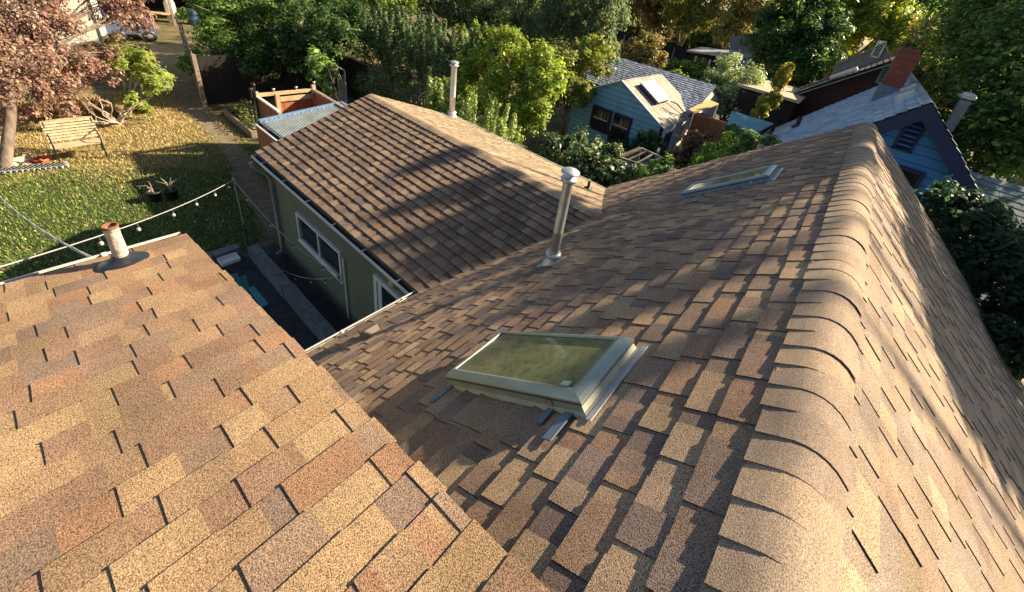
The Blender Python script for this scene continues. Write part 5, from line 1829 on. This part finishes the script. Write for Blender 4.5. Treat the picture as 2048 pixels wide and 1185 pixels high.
plant('side_shrub', 'dark shrub in the gap beside our right hand roof edge', 'shrub', (2.6, 9.0, -.04), [C(1885, 420, .45, Y=9.2), C(1930, 440, .5, Y=9.0), C(1960, 480, .5, Y=8.6), C(1990, 540, .55, Y=8.2), C(2040, 560, .7, Y=8), C(2030, 640, .6, Y=7.5), C(2060, 720, .6, Y=7)], 17000, .09, [(.02, .045, .02), (.03, .06, .025)], trunk_r=.08, sub=26)  # palette darkened to stand in for shade in the gap

# unseen trees up-sun, outside the frame, crowns shaped to shade and dapple the roofs
def upsun(x, y, z, t):
    return (x + S.x * t, y + S.y * t, z + S.z * t)


sh1 = [upsun(.35, 6.35, 5.6, 14) + (.75, .75, .55), upsun(.35, 7.3, 5.55, 14) + (.7, .7, .6), upsun(.5, 8.2, 5.5, 14.5) + (.7, .7, .6),
       upsun(-3.0, 4.93, 3.62, 16) + (.5, .5, .4), upsun(-3.9, 4.93, 3.58, 16) + (.33, .33, .3), upsun(-5.1, 4.93, 3.5, 16.5) + (.2, .2, .2),
       upsun(-2.2, 5.6, 4.0, 15.5) + (.6, .6, .5)]
plant('offframe_tree', 'tall airy tree outside the right edge whose crown shades the far end of the roof', 'tree', (7.0, 18.5, -.04), [tuple(c) for c in sh1], 9000, .16, GRN, trunk_r=.15, sub=18, sub_r=.32)
sh3 = [upsun(.35, y, 5.3 + h, 12.5) + (r, r, r) for y, h, r in ((2.5, .27, .13), (3.7, .34, .2), (4.3, .3, .18), (4.9, .4, .22), (5.4, .4, .25))]
plant('offframe_tree', 'sparse tree outside the right edge that dapples the slope along the ridge', 'tree', (11.5, 9.5, -.04), [tuple(c) for c in sh3], 2100, .13, GRN, trunk_r=.09, sub=9, sub_r=.45)
sh2 = [upsun(x, y, 5.3 - (x - .35) * .9, 9.5) + (r, r, r) for x, y, r in ((1.5, 3.95, .6), (1.35, 5.0, .62), (1.2, 6.2, .6), (1.05, 7.2, .5), (2.3, 4.0, .75), (2.3, 5.3, 1.0), (2.3, 6.8, 1.0), (.75, 6.6, .22), (3.2, 4.2, .9))]
plant('offframe_tree', 'dense low tree outside the right edge that shades the right hand slope', 'tree', (9.6, 12.0, -.04), [tuple(c) for c in sh2], 34000, .15, GRN, trunk_r=.13, sub=34, sub_r=.42, fill=.4)

# far wood closing the view
n = 60000
ang = RNG.uniform(R_(20), R_(200), n)
rad = RNG.uniform(52, 66, n)
hgt = (RNG.random(n) ** .8) * (5.5 + 2.5 * np.sin(ang * 17) * np.sin(ang * 41 + 1) + 1.2 * np.sin(ang * 90))
P_ = np.stack([np.cos(ang) * rad, np.sin(ang) * rad, hgt], 1)
Nn_ = unit(n) * .8 + np.array([0, -.3, .5])
Nn_ /= np.linalg.norm(Nn_, axis=1)[:, None]
fw = leaf_mesh('distant_woodland', P_, Nn_, RNG.uniform(.6, 1.3, n), pal(n, DKG + OLV), M['leaf'], None)
tag(fw, kind='stuff')

# ---- grass
n = 150000
gx = RNG.uniform(-21, -9.2, n)
gy = RNG.uniform(-4.5, 4.2, n)
wob = .6 * np.sin(gy * 1.3) + .5 * np.sin(gx * .9 + gy * .7) + RNG.normal(size=n) * .5
dry = np.clip((-14.3 - gx + wob) / 1.2, 0, 1)
dist = np.abs(gy - np.interp(gx, [p[0] for p in pth[::-1]], [p[1] for p in pth[::-1]]))
keep = dist > .12 + RNG.random(n) * .35
keep &= ~((gx > -9.1) & (gy < 2.8))
gx, gy, dry = gx[keep], gy[keep], dry[keep]
n = len(gx)
isdry = RNG.random(n) < dry * .93 + .1
gc = np.where(isdry[:, None], pal(n, [(.42, .32, .13), (.35, .26, .11), (.5, .39, .18), (.3, .24, .1), (.22, .17, .07)]), pal(n, [(.1, .17, .025), (.14, .2, .03), (.07, .125, .02), (.2, .22, .05), (.055, .1, .018)]))
hl = RNG.uniform(.04, .095, n)
az = RNG.uniform(0, 2 * np.pi, n)
lean = RNG.uniform(.15, .9, n)
dirv = np.stack([np.cos(az) * np.sin(lean), np.sin(az) * np.sin(lean), np.cos(lean)], 1)
side = np.stack([-np.sin(az), np.cos(az), np.zeros(n)], 1)
bs = np.stack([gx, gy, np.full(n, -.045)], 1)
wv = RNG.uniform(.005, .011, n)[:, None]
V = np.stack([bs - side * wv, bs + side * wv, bs + dirv * hl[:, None]], 1).reshape(-1, 3)
me = bpy.data.meshes.new('lawn_grass')
me.vertices.add(n * 3)
me.vertices.foreach_set('co', V.astype(np.float32).ravel())
me.loops.add(n * 3)
me.loops.foreach_set('vertex_index', np.arange(n * 3, dtype=np.int32))
me.polygons.add(n)
me.polygons.foreach_set('loop_start', np.arange(0, n * 3, 3, dtype=np.int32))
ca = me.color_attributes.new("Col", 'FLOAT_COLOR', 'POINT')
C4 = np.ones((n, 3, 4), np.float32)
C4[:, :, :3] = gc[:, None, :]
ca.data.foreach_set('color', C4.ravel())
me.update(calc_edges=True)
tag(link_mesh('lawn_grass', me, M['blade'], None, (0, 0, 0)), kind='stuff')

n = 220
P_ = np.stack([RNG.uniform(-16, -9.3, n), RNG.uniform(-2.5, 3.6, n), RNG.uniform(.0, .06, n)], 1)
Nn_ = unit(n) * .4 + np.array([0, 0, 1.0])
Nn_ /= np.linalg.norm(Nn_, axis=1)[:, None]
tag(leaf_mesh('fallen_leaves', P_, Nn_, RNG.uniform(.04, .08, n), pal(n, [(.38, .3, .15), (.3, .2, .09), (.42, .36, .22)]), M['leaf_dry'], None), kind='stuff')
